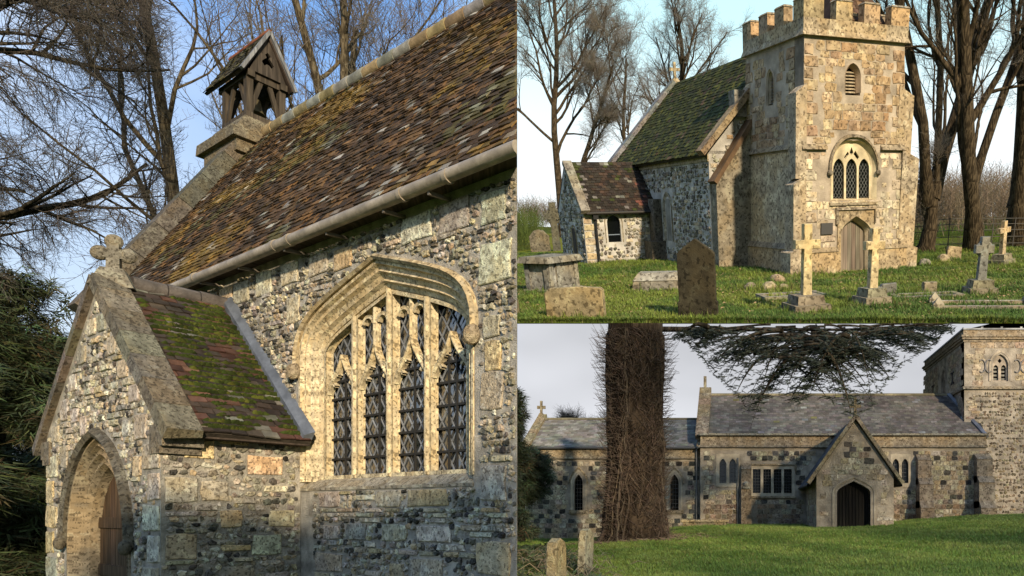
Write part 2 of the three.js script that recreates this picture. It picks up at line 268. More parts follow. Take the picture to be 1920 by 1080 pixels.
// bare winter tree: trunk, limbs and branches from one growth rule, twig sprays at the ends
function bareTree(o) {
  const R = rng(o.seed), wood = new G(o.col), keep = o.keep || (() => true), spr = [], Y = new THREE.Vector3(0, 1, 0), D = new THREE.Vector3(), Q = new THREE.Quaternion(), S = new THREE.Vector3();
  const rnd = (a, b) => a + (b - a) * R();
  const norm = (d) => { const l = Math.hypot(...d) || 1; return d.map((q) => q / l); };
  const grow = (p, d, len, rad, lev) => {
    const n = lev === 0 ? 10 : lev === 1 ? 8 : lev === 2 ? 5 : 3, pts = [p], rads = [rad]; let q = p, e = d;
    const bend = (o.bend || 0.16) * (lev ? 1.5 : 0.7), up = (o.up || [0, 0.06, 0.05, 0.05])[lev] || 0;
    for (let i = 1; i <= n; i++) {
      e = norm([e[0] + rnd(-bend, bend), e[1] + rnd(-bend, bend) * 0.8 + up, e[2] + rnd(-bend, bend)]);
      q = [q[0] + e[0] * len / n, q[1] + e[1] * len / n, q[2] + e[2] * len / n]; if (!keep(q)) break;
      pts.push(q); rads.push(rad * (1 - (lev ? 0.75 : o.taper ?? 0.7) * i / n));
    }
    if (pts.length < 2) return;
    if (lev === 0 && o.flare) rads[0] *= o.flare;
    wood.tube(pts, rads, lev === 0 ? 12 : lev === 1 ? 7 : lev === 2 ? 5 : 3);
    if (lev === 3) { // twigs
      for (let k = 0; k < (o.twigs || 5); k++) {
        const f = (0.3 + 0.7 * (k + R()) / (o.twigs || 5)) * (pts.length - 1), i = Math.min(pts.length - 2, Math.floor(f)), b = pts[i].map((s, m) => mix(s, pts[i + 1][m], f - i)), dd = norm(pts[i + 1].map((s, m) => s - pts[i][m]));
        D.set(dd[0] + rnd(-0.7, 0.7), dd[1] + rnd(-0.5, 0.6) + (o.lift ?? 0.1), dd[2] + rnd(-0.7, 0.7)).normalize(); const sc = (o.spray || 1) * rnd(0.65, 1.2); if (!keep([b[0] + D.x * sc, b[1] + D.y * sc, b[2] + D.z * sc])) continue;
        spr.push(new THREE.Matrix4().compose(new THREE.Vector3(...b), Q.setFromUnitVectors(Y, D).clone(), S.set(sc, sc, sc).clone()));
      }
      return;
    }
    const kids = o.kids[lev], lo = lev === 0 ? o.clear ?? 0.35 : 0.18;
    for (let k = 0; k < kids; k++) {
      const t = lo + (1 - lo) * (k + R() * 0.9) / kids, f = Math.min(pts.length - 1.001, t * n), i = Math.floor(f), w = f - i; if (t * n > pts.length - 1) continue;
      const b = pts[i].map((s, j) => mix(s, pts[i + 1][j], w)), dd = norm([pts[i + 1][0] - pts[i][0], pts[i + 1][1] - pts[i][1], pts[i + 1][2] - pts[i][2]]);
      const ang = rnd(...(o.angle[lev] || o.angle[o.angle.length - 1])), side = norm([rnd(-1, 1), rnd(-1, 1) * (lev ? 0.8 : 0.3), rnd(-1, 1)]), dot = side[0] * dd[0] + side[1] * dd[1] + side[2] * dd[2], sp = norm([side[0] - dd[0] * dot, side[1] - dd[1] * dot, side[2] - dd[2] * dot]);
      const nd = norm(dd.map((s, j) => s * Math.cos(ang) + sp[j] * Math.sin(ang))), rr = mix(rads[i], rads[i + 1], w);
      grow(b, nd, len * (o.ratio[lev] ?? 0.5) * rnd(0.7, 1.15) * (lev === 0 ? 1 - 0.5 * (t - lo) / (1 - lo) : 1 - 0.4 * t), Math.max(o.minR || 0.01, rr * (lev === 0 ? rnd(0.42, 0.62) : rnd(0.5, 0.7))), lev + 1);
    }
  };
  const longest = Math.max(...o.stems.map((q) => q.len)), kids0 = o.kids[0]; for (const s of o.stems) { o.kids[0] = Math.max(3, Math.round(kids0 * Math.pow(s.len / longest, 2))); grow(s.at, norm(s.dir), s.len, s.r, 0); } o.kids[0] = kids0;
  return [wood, spr];
}
function plantTree(name, label, frame, at, o, group) {
  const t = thing(name, label, 'tree', frame, at, 0, group); if (o.keepWorld) { const v = new THREE.Vector3(); o.keep = (q) => { v.set(...q).applyMatrix4(t.matrixWorld); return o.keepWorld(v); }; }
  const [w, spr] = bareTree(o), R = rng(o.seed + 5), c = new THREE.Color(); part('trunk', w, M.bark, t);
  const m = new THREE.InstancedMesh(SPRAYS[o.kind || 0], M.twig, spr.length); m.name = 'twigs'; m.castShadow = m.receiveShadow = true; m.userData.kind = 'stuff'; spr.forEach((q, i) => { m.setMatrixAt(i, q); const k = jit(R, o.twigCol, 0.2); m.setColorAt(i, c.setRGB(...k)); }); t.add(m); return t;
}
// leafy clump geometry shared by evergreen crowns
function sprayGeo(R, n, len, wid, droop = 0.2, flat = 0.5) {
  const g = new G();
  for (let i = 0; i < n; i++) { const a = R() * 6.283, t = R() * len * 0.5, x = Math.cos(a) * t, z = Math.sin(a) * t, l = len * (0.35 + 0.4 * R()), y = (R() - 0.5) * len * flat, b = a + (R() - 0.5) * 1.5, e = [x + Math.cos(b) * l, y - droop * l * R(), z + Math.sin(b) * l], s = [-Math.sin(b) * wid, wid * (R() - 0.5), Math.cos(b) * wid]; g.col = [0.7 + 0.6 * R(), 0.7 + 0.6 * R(), 0.7 + 0.5 * R()].map((q) => q * 0.75); g.tri([x - s[0], y - s[1], z - s[2]], [x + s[0], y + s[1], z + s[2]], e); }
  return g.geo();
}
function crown(name, geo, material, list, parent, col) { // list of [x, y, z, scale, turn, tilt]
  const m = new THREE.InstancedMesh(geo, material, list.length), q = new THREE.Matrix4(), e = new THREE.Euler(), c = new THREE.Color(); m.name = name; m.castShadow = m.receiveShadow = true;
  list.forEach((l, i) => { q.makeRotationFromEuler(e.set(l[5] || 0, l[4] || 0, l[6] || 0)); q.scale(new THREE.Vector3(l[3], l[3] * (l[7] || 1), l[3])); q.setPosition(l[0], l[1], l[2]); m.setMatrixAt(i, q); const k = col(i, l); m.setColorAt(i, c.setRGB(k[0], k[1], k[2])); });
  m.userData.kind = 'stuff'; parent.add(m); return m;
}

// =====================================================================================
// THE GROUND: one sheet to the horizon, a little lower on the left, rising to the long church
// =====================================================================================
function groundY(x, z) { // in the dell's own unit
  const d = -z, far = 0.3 + 0.72 * sm(-9, -1.5, x) + 0.5 * sm(4, 13, x), near = 0.52 + 0.06 * N2(x * 0.4, z * 0.4, 3);
  let y = mix(near, far, sm(12, 33, d)); y = mix(-1.0, y, sm(1, 8, d)); y = mix(-1.0, y, sm(-0.4 * Math.max(d, 4) - 3, -0.33 * Math.max(d, 4) - 0.6, x)); y = mix(y, -1.2, sm(60, 120, Math.hypot(x, d)));
  return y + (N2(x * 0.9, z * 0.9, 8) - 0.5) * 0.1 * (1 - sm(33.5, 36, d));
}
const landY = (x, z) => EYE + (groundY(x / DELL, z / DELL) - EYE) * DELL;
{
  const axis = (a, b, s) => { const o = []; for (let q = a; q <= b + 1e-6; q += s) o.push(q); return o; };
  const xs = [-2000, -900, -400, -180, -90, ...axis(-40, 40, 0.8), 90, 180, 400, 900, 2000], zs = [-2000, -900, -400, -180, -100, ...axis(-56, 16, 0.8), 40, 90, 200, 500];
  const p = [], c = [], u = [], ix = [];
  for (const z of zs) for (const x of xs) { p.push(x, landY(x, z), z); const k = 0.8 + 0.5 * N2(x * 0.35, z * 0.35, 91); c.push(0.55 * k, 0.72 * k, 0.36 * k); u.push(x * 0.6, z * 0.6); }
  for (let j = 0; j + 1 < zs.length; j++) for (let i = 0; i + 1 < xs.length; i++) { const a = j * xs.length + i, b = a + 1, d = a + xs.length, e = d + 1; ix.push(a, d, b, b, d, e); }
  const g = new THREE.BufferGeometry(); g.setAttribute('position', new THREE.Float32BufferAttribute(p, 3)); g.setAttribute('color', new THREE.Float32BufferAttribute(c, 3)); g.setAttribute('uv', new THREE.Float32BufferAttribute(u, 2)); g.setIndex(ix); g.computeVertexNormals();
  structure('ground', g, M.turf);
}

// =====================================================================================
// THE NEAR CHURCH: flint wall, tiled roof, porch, traceried window, bell turret
// =====================================================================================
const cut = (z) => 1.195 * z - 0.004;                     // the nave is broken off along this line
const FLINTS = [[0.11, 0.11, 0.115], [0.22, 0.215, 0.21], [0.42, 0.4, 0.37], [0.6, 0.57, 0.51], [0.86, 0.83, 0.76], [0.72, 0.63, 0.48]];
const flintCol = (R) => jit(R, FLINTS[[0, 1, 1, 2, 2, 3, 3, 3, 4, 4, 4, 5][Math.floor(R() * 12)]], 0.25);
const creamAshlar = (R) => jit(R, R() < 0.18 ? [0.82, 0.68, 0.47] : R() < 0.5 ? [0.72, 0.69, 0.62] : [0.9, 0.84, 0.72], 0.2);
function offPath(path, n) { const g = new G(); const P = []; for (let i = 0; i < path.length; i++) { const q = path[i], a = path[Math.max(0, i - 1)], b = path[Math.min(path.length - 1, i + 1)], d1 = [q[0] - a[0], q[1] - a[1]], d2 = [b[0] - q[0], b[1] - q[1]], l1 = Math.hypot(...d1) || 1, l2 = Math.hypot(...d2) || 1; let m = [-d1[1] / l1 - d2[1] / l2, d1[0] / l1 + d2[0] / l2]; const l = Math.hypot(...m); m = m.map((s) => s / l); P.push([q[0] + m[0] * n, q[1] + m[1] * n]); } return P; }

const near = thing('flint_church', 'flint church with mossy tiled porch, traceried window and wooden bell turret', 'church', TL);
{
  const WX = -2.07, inner = opening(WX, 1.27, 2.03, 3.38, 3.96, true), outer = offPath(inner, 0.225);
  const wallHole = outer.map(([x, y], i) => [x, i === 0 || i === outer.length - 1 ? 1.96 : y]);
  const wg = new G([0.56, 0.51, 0.43]); wg.add(plate([[-9.7, -0.3], [0.3, -0.3], [0.3, 4.6], [-9.7, 4.6]], [wallHole], -0.5, 0)); wg.clampX(cut);
  const wall = part('nave_wall', wg, M.mortar, near);
  const hoodOut = offPath(inner, 0.31), porchTop = (x) => 4.25 - 0.921 * Math.abs(x + 5.24);
  const R = rng(11), blocks = [];
  for (let x = -9.5; x < -0.1; x += 0.34 + R() * 0.3) if (R() < 0.72) blocks.push([x, 4.33 + R() * 0.06, 0.3 + R() * 0.22, 0.2 + R() * 0.1]);
  for (const [x, y, w, h] of [[-0.3, 1.95, 0.34, 0.3], [-3.62, 1.95, 0.3, 0.24], [-0.32, 2.75, 0.3, 0.34], [-3.7, 3.95, 0.27, 0.3], [-4.3, 4.12, 0.25, 0.3], [-0.28, 3.85, 0.42, 0.36], [-3.83, 2.75, 0.24, 0.3], [-0.32, 3.3, 0.24, 0.2], [-0.3, 1.3, 0.45, 0.3], [-3.3, 3.95, 0.22, 0.22], [-1.1, 4.2, 0.34, 0.2], [-2.8, 4.2, 0.24, 0.18]]) blocks.push([x, y, w, h]);
  for (let x = -3.4; x < -0.2; x += 0.42 + R() * 0.3) { blocks.push([x, 1.83, 0.4 + R() * 0.3, 0.17]); if (R() < 0.6) blocks.push([x + 0.1, 1.5, 0.35 + R() * 0.25, 0.17]); if (R() < 0.5) blocks.push([x, 1.17, 0.4 + R() * 0.2, 0.2]); }
  for (let i = 0; i < 34; i++) blocks.push([-9 + R() * 9, 1 + R() * 3.4, 0.16 + R() * 0.2, 0.14 + R() * 0.16]);
  const list = masonry({ seed: 12, x0: -8.2, x1: 0, y0: 0.92, y1: 4.52, h: [0.042, 0.075], w: [0.045, 0.11], W: [0.2, 0.34], fill: 12000, mixAt: (x, y) => y < 1.95 ? 0.14 : 0.05, blocks, ashlar: creamAshlar, rubble: flintCol, proud: 0.02, loose: 0.4,
    ok: (x, y) => x < -0.004 && y < 4.53 && !inPoly(hoodOut, x, y) && !(Math.abs(x - WX) < 1.62 && y > 1.93 && y < 2.05) && y > (Math.abs(x + 5.24) < 1.95 ? porchTop(x) - 0.1 : 0) });
  list.forEach((q) => q.g.clampX(cut));
  emit(wall, 'stone', list, M.stone, 190, 'flint_rubble');
  // back of the nave: far gable, north wall, broken end
  const back = new G([0.5, 0.45, 0.36]);
  back.box(-9.9, -9.6, -0.3, 4.6, -4.75, 0.02).box(-9.6, -4.9, -0.3, 4.6, -4.75, -4.3);
  back.hexa([[-9.9, 4.6, -4.7], [-9.6, 4.6, -4.7], [-9.6, 4.6, 0], [-9.9, 4.6, 0], [-9.9, 8.45, -2.31], [-9.6, 8.45, -2.31], [-9.6, 8.45, -2.29], [-9.9, 8.45, -2.29]]);
  back.hexa([[-0.75, -0.3, -0.5], [-0.62, -0.3, -0.5], [-5.65, -0.3, -4.7], [-5.8, -0.3, -4.7], [-0.75, 4.6, -0.5], [-0.62, 4.6, -0.5], [-5.65, 4.6, -4.7], [-5.8, 4.6, -4.7]]);
  back.quad([-0.62, 4.6, -0.5], [-2.78, 8.4, -2.3], [-5.65, 4.6, -4.7], [-5.65, 4.6, -4.7]); back.clampX(cut);
  part('gable_wall', back, M.mortar, near);
  // roof
  const rt = ([u, v, w]) => [u, 4.66 + 0.8489 * v + 0.5287 * w, 0.16 - 0.5287 * v + 0.8489 * w], hi = (v) => cut(0.16 - 0.5287 * v), len = 4.653;
  const rg = new G([0.12, 0.09, 0.06], rt); rg.hexa([[-9.7, 0, -0.1], [0.3, 0, -0.1], [0.3, len, -0.1], [-9.7, len, -0.1], [-9.7, 0, -0.01], [0.3, 0, -0.01], [0.3, len, -0.01], [-9.7, len, -0.01]]);
  const bt = ([u, v, w]) => { const q = rt([u, v, w]); return [q[0], q[1], -4.6 - q[2]]; }; rg.T = bt; rg.hexa([[-9.7, 0, 0], [0.3, 0, 0], [0.3, len, 0], [-9.7, len, 0], [-9.7, 0, 0.06], [0.3, 0, 0.06], [0.3, len, 0.06], [-9.7, len, 0.06]]); rg.clampX(cut);
  const roof = part('roof', rg, M.tile, near);
  const tl = tiles({ seed: 21, T: rt, u0: -9.66, u1: 0.25, len, gauge: 0.088, w: 0.15, thick: 0.013, rough: 0.022, hi, color: (r, u, v) => {
    const n = N2(u * 0.9, v * 1.3, 33), m = N2(u * 0.5 + 9, v * 0.8, 44); const q = Math.min(0.999, Math.max(0, (N2(u * 8, v * 2.2, 35, 3) - 0.5) * 1.7 + 0.52 + (r() - 0.5) * 0.5));
    let c = q < 0.022 ? [0.55, 0.5, 0.42] : q < 0.12 ? [0.34, 0.28, 0.21] : q < 0.5 ? [0.17, 0.1, 0.05] : q < 0.8 ? [0.095, 0.062, 0.036] : [0.3, 0.165, 0.07];
    const ochre = sm(0.5, 0.7, n) * sm(0.2, 0.95, r() * 0.75 + (u < -5.5 ? 0.3 : 0.05) + v * 0.05); c = mix3(c, [0.46, 0.29, 0.06], ochre * 0.65); if (m > 0.6 && q < 0.5) c = mix3(c, [0.16, 0.17, 0.05], 0.5); return jit(r, c, 0.2, 0.03);
  } });
  tl.forEach((q) => q.g.clampX(cut));
  emit(roof, 'roof_tile', tl, M.tile, 190, 'roof_tiles_beyond');
  const Rr = rng(5); for (let x = -9.6; x < -2.95; x += 0.42) { const g = new G(jit(Rr, Rr() < 0.5 ? [0.5, 0.38, 0.2] : [0.42, 0.4, 0.34], 0.2)); g.ou = Rr() * 5; g.tube([[x, 8.6, -2.3], [x + 0.41, 8.6, -2.3]], [0.115, 0.125], 10, true); part('ridge_tile', g, M.tile, roof); }
  // gutter with collars and brackets
  const gg = new G([0.62, 0.52, 0.4]); gg.tube([[-9.6, 4.555, 0.235], [-4, 4.57, 0.235], [0.285, 4.585, 0.235]], 0.056, 14, true); gg.clampX(cut);
  const gutter = part('gutter', gg, M.paint, near);
  for (const x of [-0.62, -1.28, -3.3, -3.62, -5.6, -7.6]) { const g = new G([0.6, 0.5, 0.38]); g.tube([[x, 4.575, 0.235], [x + 0.05, 4.575, 0.235]], 0.064, 14, true); part('collar', g, M.paint, gutter); }
  for (const x of [-0.9, -1.6, -2.6, -3.45, -4.5, -5.5, -6.5, -7.5]) { const g = new G([0.2, 0.17, 0.14]); g.beam([x, 4.53, 0.0], [x, 4.51, 0.22], 0.03, 0.03); part('bracket', g, M.iron, gutter); }
  const fa = new G([0.14, 0.11, 0.09]); fa.box(-9.6, 0.3, 4.6, 4.66, -0.2, 0.16); fa.clampX(cut); part('eaves_board', fa, M.wood, near);
  // verge coping on the far gable
  for (let v = 0.1, i = 0; v < len - 0.5; v += 0.62, i++) { const g = new G(jit(Rr, [0.2, 0.19, 0.175], 0.2), rt); g.ou = i; g.hexa([[-10.0, v, 0], [-9.58, v, 0], [-9.58, v + 0.61, 0], [-10.0, v + 0.61, 0], [-9.98, v, 0.25], [-9.6, v, 0.25], [-9.6, v + 0.61, 0.25], [-9.98, v + 0.61, 0.25]]); part('coping_stone', g, M.stone, near); }
  // window
  const wn = new G([0.84, 0.73, 0.54]); wn.sweep(inner, [[0.24, -0.02], [0.235, 0.012], [0.205, 0.01], [0.19, -0.03], [0.16, -0.04], [0.14, -0.02], [0.12, -0.06], [0.08, -0.085], [0.06, -0.07], [0.04, -0.11], [0, -0.13], [0, -0.28]]);
  const win = part('window', wn, M.dressed, near);
  const hood = new G([0.66, 0.56, 0.4]), hp = inner.slice(1, -1); hood.sweep([[hp[0][0], 3.3], ...hp, [hp[hp.length - 1][0], 3.3]], [[0.24, 0], [0.235, 0.04], [0.26, 0.065], [0.29, 0.035], [0.295, 0]]); part('hood_mould', hood, M.dressed, win);
  for (const s of [-1, 1]) { const g = new G([0.5, 0.42, 0.32]); const q = new THREE.IcosahedronGeometry(0.075, 2); const a = q.attributes.position; for (let i = 0; i < a.count; i++) { const k = 1 + 0.25 * (N2(a.getX(i) * 22, a.getY(i) * 22 + a.getZ(i) * 15, 7) - 0.5); a.setXYZ(i, a.getX(i) * k, a.getY(i) * k * 1.25, a.getZ(i) * k); } q.translate(WX + s * 1.535, 3.25, 0.05); g.add(q); part('hood_stop', g, M.stone, win); }
  const sill = new G([0.62, 0.57, 0.48]); sill.hexa([[WX - 1.5, 1.93, -0.1], [WX + 1.5, 1.93, -0.1], [WX + 1.5, 2.05, -0.1], [WX - 1.5, 2.05, -0.1], [WX - 1.5, 1.93, 0.012], [WX + 1.5, 1.93, 0.012], [WX + 1.5, 1.96, 0.012], [WX - 1.5, 1.96, 0.012]]); sill.hexa([[WX - 1.25, 1.96, -0.35], [WX + 1.25, 1.96, -0.35], [WX + 1.25, 2.1, -0.35], [WX - 1.25, 2.1, -0.35], [WX - 1.25, 1.96, -0.1], [WX + 1.25, 1.96, -0.1], [WX + 1.25, 2.05, -0.1], [WX - 1.25, 2.05, -0.1]]); part('sill', sill, M.stone, win);
  // tracery: four cusped ogee lights, daggers above the middle two
  const lw = 0.568, cs = [-1.5, -0.5, 0.5, 1.5].map((k) => WX + k * (lw + 0.064)), topY = (x) => { for (let i = 0; i + 1 < inner.length; i++) if (inner[i][0] <= x && inner[i + 1][0] >= x && inner[i + 1][0] > inner[i][0]) return mix(inner[i][1], inner[i + 1][1], (x - inner[i][0]) / (inner[i + 1][0] - inner[i][0])); return 3.4; };
  const holes = cs.map((c, i) => { const L = []; for (let k = 0; k <= 8; k++) { const x = c - lw / 2 + lw * k / 8; L.push([x, topY(x) - 0.035]); } return [[c - lw / 2, 2.08], ...L, [c + lw / 2, 2.08]]; });
  const tr = new G([0.8, 0.7, 0.51]); tr.add(plate(inner, holes, -0.215, -0.13, 0.016));
  cs.slice(1).forEach((c) => { const x = c - lw / 2 - 0.032, y1 = topY(x) - 0.01; tr.hexa([[x - 0.02, 2.06, -0.13], [x + 0.02, 2.06, -0.13], [x + 0.02, y1, -0.13], [x - 0.02, y1, -0.13], [x - 0.012, 2.06, -0.1], [x + 0.012, 2.06, -0.1], [x + 0.012, y1, -0.1], [x - 0.012, y1, -0.1]]); });
  part('tracery', tr, M.dressed, win);
  const rib = (P, w, d = 0.07) => { const g = new G([0.8, 0.7, 0.51]); g.sweep(P, [[-w / 2, -0.215], [-w / 2, -0.16], [-w * 0.15, -0.215 + d], [w * 0.15, -0.215 + d], [w / 2, -0.16], [w / 2, -0.215]]); part('tracery_rib', g, M.dressed, win); };
  cs.forEach((c, i) => {
    const mid = i === 1 || i === 2, sp = 3.0, ap = mid ? 3.44 : 3.4, top = topY(c) - 0.03;
    for (const s of [-1, 1]) {
      const og = []; for (let k = 0; k <= 8; k++) { const q = k / 8; og.push([c + s * lw / 2 * (1 - q * q * (3 - 2 * q) * 0.55 - 0.45 * q), sp + (ap - sp) * (0.75 * q + 0.25 * q * q)]); } rib(s < 0 ? og : og.reverse(), 0.036);
      for (const [x, y, r] of [[0.34, 0.22, 0.075], [0.2, 0.5, 0.06]]) { const P = []; for (let k = 0; k <= 7; k++) { const A = Math.PI * (0.1 + 0.95 * k / 7); P.push([c + s * (lw * x - Math.cos(A) * r * 0.9 + 0.02), sp + (ap - sp) * y + Math.sin(A) * r * 0.8 - 0.03]); } rib(s > 0 ? P : P.reverse(), 0.03, 0.05); }
      if (mid) { const P = []; for (let k = 0; k <= 7; k++) { const A = Math.PI * (0.05 + 0.9 * k / 7); P.push([c + s * (0.13 - Math.cos(A) * 0.095), Math.min(topY(c + s * 0.13) - 0.13, 3.66) + Math.sin(A) * 0.085]); } rib(s > 0 ? P : P.reverse(), 0.035, 0.05); }
    }
    if (mid) rib([[c, ap - 0.03], [c, top + 0.02]], 0.045);
  });
  // leaded glass: diamond quarries, cames, saddle bars
  const px = 0.152, py = 0.205, Rg = rng(77), pane = [];
  cs.forEach((c, li) => {
    const x0 = c - lw / 2 - 0.02, x1 = c + lw / 2 + 0.02, y0 = 2.06, y1 = li === 1 || li === 2 ? 3.9 : 3.66;
    const clip = (P) => { for (const [ax, v, s] of [[0, x0, 1], [0, x1, -1], [1, y0, 1], [1, y1, -1]]) { const o = []; for (let i = 0; i < P.length; i++) { const a = P[i], b = P[(i + 1) % P.length], da = (a[ax] - v) * s, db = (b[ax] - v) * s; if (da >= 0) o.push(a); if (da * db < 0) { const t = da / (da - db); o.push([mix(a[0], b[0], t), mix(a[1], b[1], t)]); } } P = o; } return P; };
    for (let r = 0; r * py / 2 < y1 - y0 + py; r++) for (let k = -2; k < 5; k++) {
      const X = x0 + (k + (r % 2) / 2) * px, Y = y0 + r * py / 2, P = clip([[X - px / 2, Y], [X, Y - py / 2], [X + px / 2, Y], [X, Y + py / 2]]); if (P.length < 3) continue;
      let area = 0; for (let i = 0; i < P.length; i++) { const a = P[i], b = P[(i + 1) % P.length]; area += a[0] * b[1] - a[1] * b[0]; } if (area < 0.002) continue;
      const tx = (Rg() - 0.5) * 0.09, ty = (Rg() - 0.5) * 0.09, g = new G(Rg() < 0.6 ? [0.008, 0.01, 0.012] : Rg() < 0.7 ? [0.03, 0.033, 0.034] : [0.09, 0.092, 0.085]), V = P.map(([x, y]) => [x, y, -0.235 + (x - X) * tx + (y - Y) * ty]); for (let i = 1; i + 1 < V.length; i++) g.tri(V[0], V[i], V[i + 1]); pane.push({ g, at: [X, Y, 0], area });
    }
    const came = new G([0.5, 0.52, 0.55]);
    for (const s of [-1, 1]) for (let k = -14; k < 20; k++) { // diagonals clipped to the light
      const m = s * py / px, b = y0 + k * py; let a = Math.max(x0, Math.min((y0 - b) / m, (y1 - b) / m) + x0 * 0), e; const f = (x) => b + m * (x - x0); let xa = x0, xb = x1; const ca = (y0 - b) / m + x0, cb = (y1 - b) / m + x0; xa = Math.max(xa, Math.min(ca, cb)); xb = Math.min(xb, Math.max(ca, cb)); if (xb - xa > 0.01) came.beam([xa, f(xa), -0.226], [xb, f(xb), -0.226], 0.012, 0.011, [0, 0, 1]);
    }
    part('lead_lattice', came, M.lead, win);
    const bars = new G([0.035, 0.033, 0.03]); for (const y of [2.28, 2.5, 2.72, 2.94, 3.13]) bars.beam([x0 + 0.03, y, -0.21], [x1 - 0.03, y, -0.21], 0.022, 0.022); for (const k of li === 3 ? [-0.3, 0.12] : li === 1 ? [0.05, 0.5] : [0]) bars.beam([c + k * lw * 0.5, 2.06, -0.205], [c + k * lw * 0.5, 3.3, -0.205], 0.018, 0.018, [0, 0, 1]); part('saddle_bars', bars, M.iron, win);
  });
  emit(win, 'pane', pane, M.glass, 300, 'small_panes');

  // ---------------- porch ----------------
  const PX0 = -6.93, PX1 = -3.55, PC = -5.24, PZ = 1.26, din = opening(PC, 0.64, -0.3, 1.38, 2.2, false), dout = offPath(din, 0.3);
  const dHole = dout.map(([x, y], i) => [x, i === 0 || i === dout.length - 1 ? -0.29 : y]);
  const pg = new G([0.52, 0.47, 0.39]); pg.add(plate([[PX0, -0.3], [PX1, -0.3], [PX1, 2.62], [PC, 4.16], [PX0, 2.62]], [dHole], 0.72, PZ)); pg.box(PX1 - 0.4, PX1, -0.3, 2.5, 0.005, 0.72).box(PX0, PX0 + 0.4, -0.3, 2.5, 0.005, 0.72);
  const porch = part('porch', pg, M.mortar, near), hoodDoor = offPath(din, 0.4), gtop = (x) => 4.12 - 0.921 * Math.abs(x - PC);
  const gb = []; const Rb = rng(31);
  for (let y = 0.9; y < 2.6; y += 0.3) for (const s of [-1, 1]) gb.push([PC + s * (1.69 - 0.15 - (Math.round(y / 0.3) % 2) * 0.06), y + 0.14, 0.28 + (Math.round(y / 0.3) % 2) * 0.12, 0.27]);
  for (let i = 0; i < 26; i++) { const x = PX0 + Rb() * 3.38; gb.push([x, 1 + Rb() * 3, 0.2 + Rb() * 0.16, 0.16 + Rb() * 0.12]); }
  for (let x = 0.15; x < 1.5; x += 0.3) for (const s of [-1, 1]) gb.push([PC + s * x, gtop(PC + x) - 0.26, 0.26, 0.2]);
  const gl = masonry({ seed: 32, T: ([x, y, z]) => [x, y, z + PZ], x0: PX0, x1: PX1, y0: 0.92, y1: 4.1, h: [0.05, 0.085], w: [0.05, 0.11], W: [0.18, 0.3], fill: 5000, mix: 0.12, blocks: gb, ashlar: creamAshlar, rubble: flintCol, proud: 0.018, loose: 0.35, ok: (x, y) => x > PX0 && x < PX1 && y < gtop(x) - 0.04 && !inPoly(hoodDoor, x, y) });
  const sb = []; for (let y = 0.95; y < 2.4; y += 0.28) { sb.push([-1.1 - (Math.round(y / 0.28) % 2) * 0.0, y + 0.13, 0.28 + 0.1 * (Math.round(y / 0.28) % 2), 0.26]); for (let i = 0; i < 3; i++) sb.push([-0.95 + Rb() * 0.9, y + 0.12, 0.2 + Rb() * 0.16, 0.15 + Rb() * 0.1]); }
  for (let x = -0.95; x < 0; x += 0.3) sb.push([x, 2.32, 0.28, 0.2]);
  const sl = masonry({ seed: 33, T: ([u, v, w]) => [PX1 + w, v, -u], x0: -1.26, x1: 0, y0: 0.92, y1: 2.48, h: [0.05, 0.08], w: [0.05, 0.11], W: [0.18, 0.3], fill: 2500, mix: 0.14, blocks: sb, ashlar: creamAshlar, rubble: flintCol, proud: 0.018, loose: 0.35, ok: (x, y) => x > -1.26 && x < -0.01 && y < 2.46 });
  emit(porch, 'stone', [...gl, ...sl], M.stone, 110, 'porch_rubble');
  const dm = new G([0.4, 0.34, 0.26], ([x, y, z]) => [x, y, z + PZ]); dm.sweep(din, [[0.31, -0.03], [0.3, 0.012], [0.28, 0.012], [0.265, -0.03], [0.23, -0.04], [0.215, 0.0], [0.195, -0.045], [0.14, -0.065], [0.125, -0.02], [0.1, -0.075], [0.04, -0.095], [0.03, -0.055], [0, -0.11], [0, -0.3]]); part('door_moulding', dm, M.dressed, porch);
  const dh = new G([0.2, 0.19, 0.17], dm.T), dp = din.slice(1, -1); dh.sweep([[dp[0][0], 1.34], ...dp, [dp[dp.length - 1][0], 1.34]], [[0.31, 0], [0.3, 0.05], [0.35, 0.08], [0.39, 0.04], [0.395, 0]]); part('hood_mould', dh, M.stone, porch);
  for (const s of [-1, 1]) { const g = new G([0.2, 0.19, 0.17], dm.T), q = new THREE.IcosahedronGeometry(0.065, 2); q.scale(1, 1.2, 0.9).translate(PC + s * 0.99, 1.34, 0.06); g.add(q); part('hood_stop', g, M.stone, porch); }
  // door of vertical boards, seen within
  const dg = new G([0.1, 0.065, 0.04]); dg.box(PC - 0.66, PC + 0.66, -0.25, 2.1, 0.99, 1.03);
  const door = part('door', dg, M.wood, near), Rd = rng(9);
  for (const y of [0.98, 1.52]) { const g = new G([0.13, 0.085, 0.05]); g.box(PC - 0.62, PC + 0.62, y, y + 0.12, 1.06, 1.08); part('rail', g, M.wood, door); }
  for (let i = 0; i < 8; i++) { const a = PC - 0.63 + i * 0.158, b = a + 0.15, yt = (x) => { const h = 0.64, rr = 0.8, Q = (h * h + rr * rr) / (2 * h), k = Math.abs(x - PC); return 1.38 + Math.sqrt(Math.max(0, Q * Q - (k + Q - h) * (k + Q - h))); }; const g = new G(jit(Rd, [0.13, 0.085, 0.05], 0.2)); g.ou = Rd() * 5; g.hexa([[a, -0.25, 1.03], [b, -0.25, 1.03], [b, yt(b), 1.03], [a, yt(a), 1.03], [a, -0.25, 1.06], [b, -0.25, 1.06], [b, yt(b), 1.06], [a, yt(a), 1.06]]); part('plank', g, M.wood, door); }
  // porch roof
  const pt = ([u, v, w]) => [PC + 1.92 - 0.7395 * v + 0.6732 * w, 2.47 + 0.6732 * v + 0.7395 * w, -u], pl = 2.596;
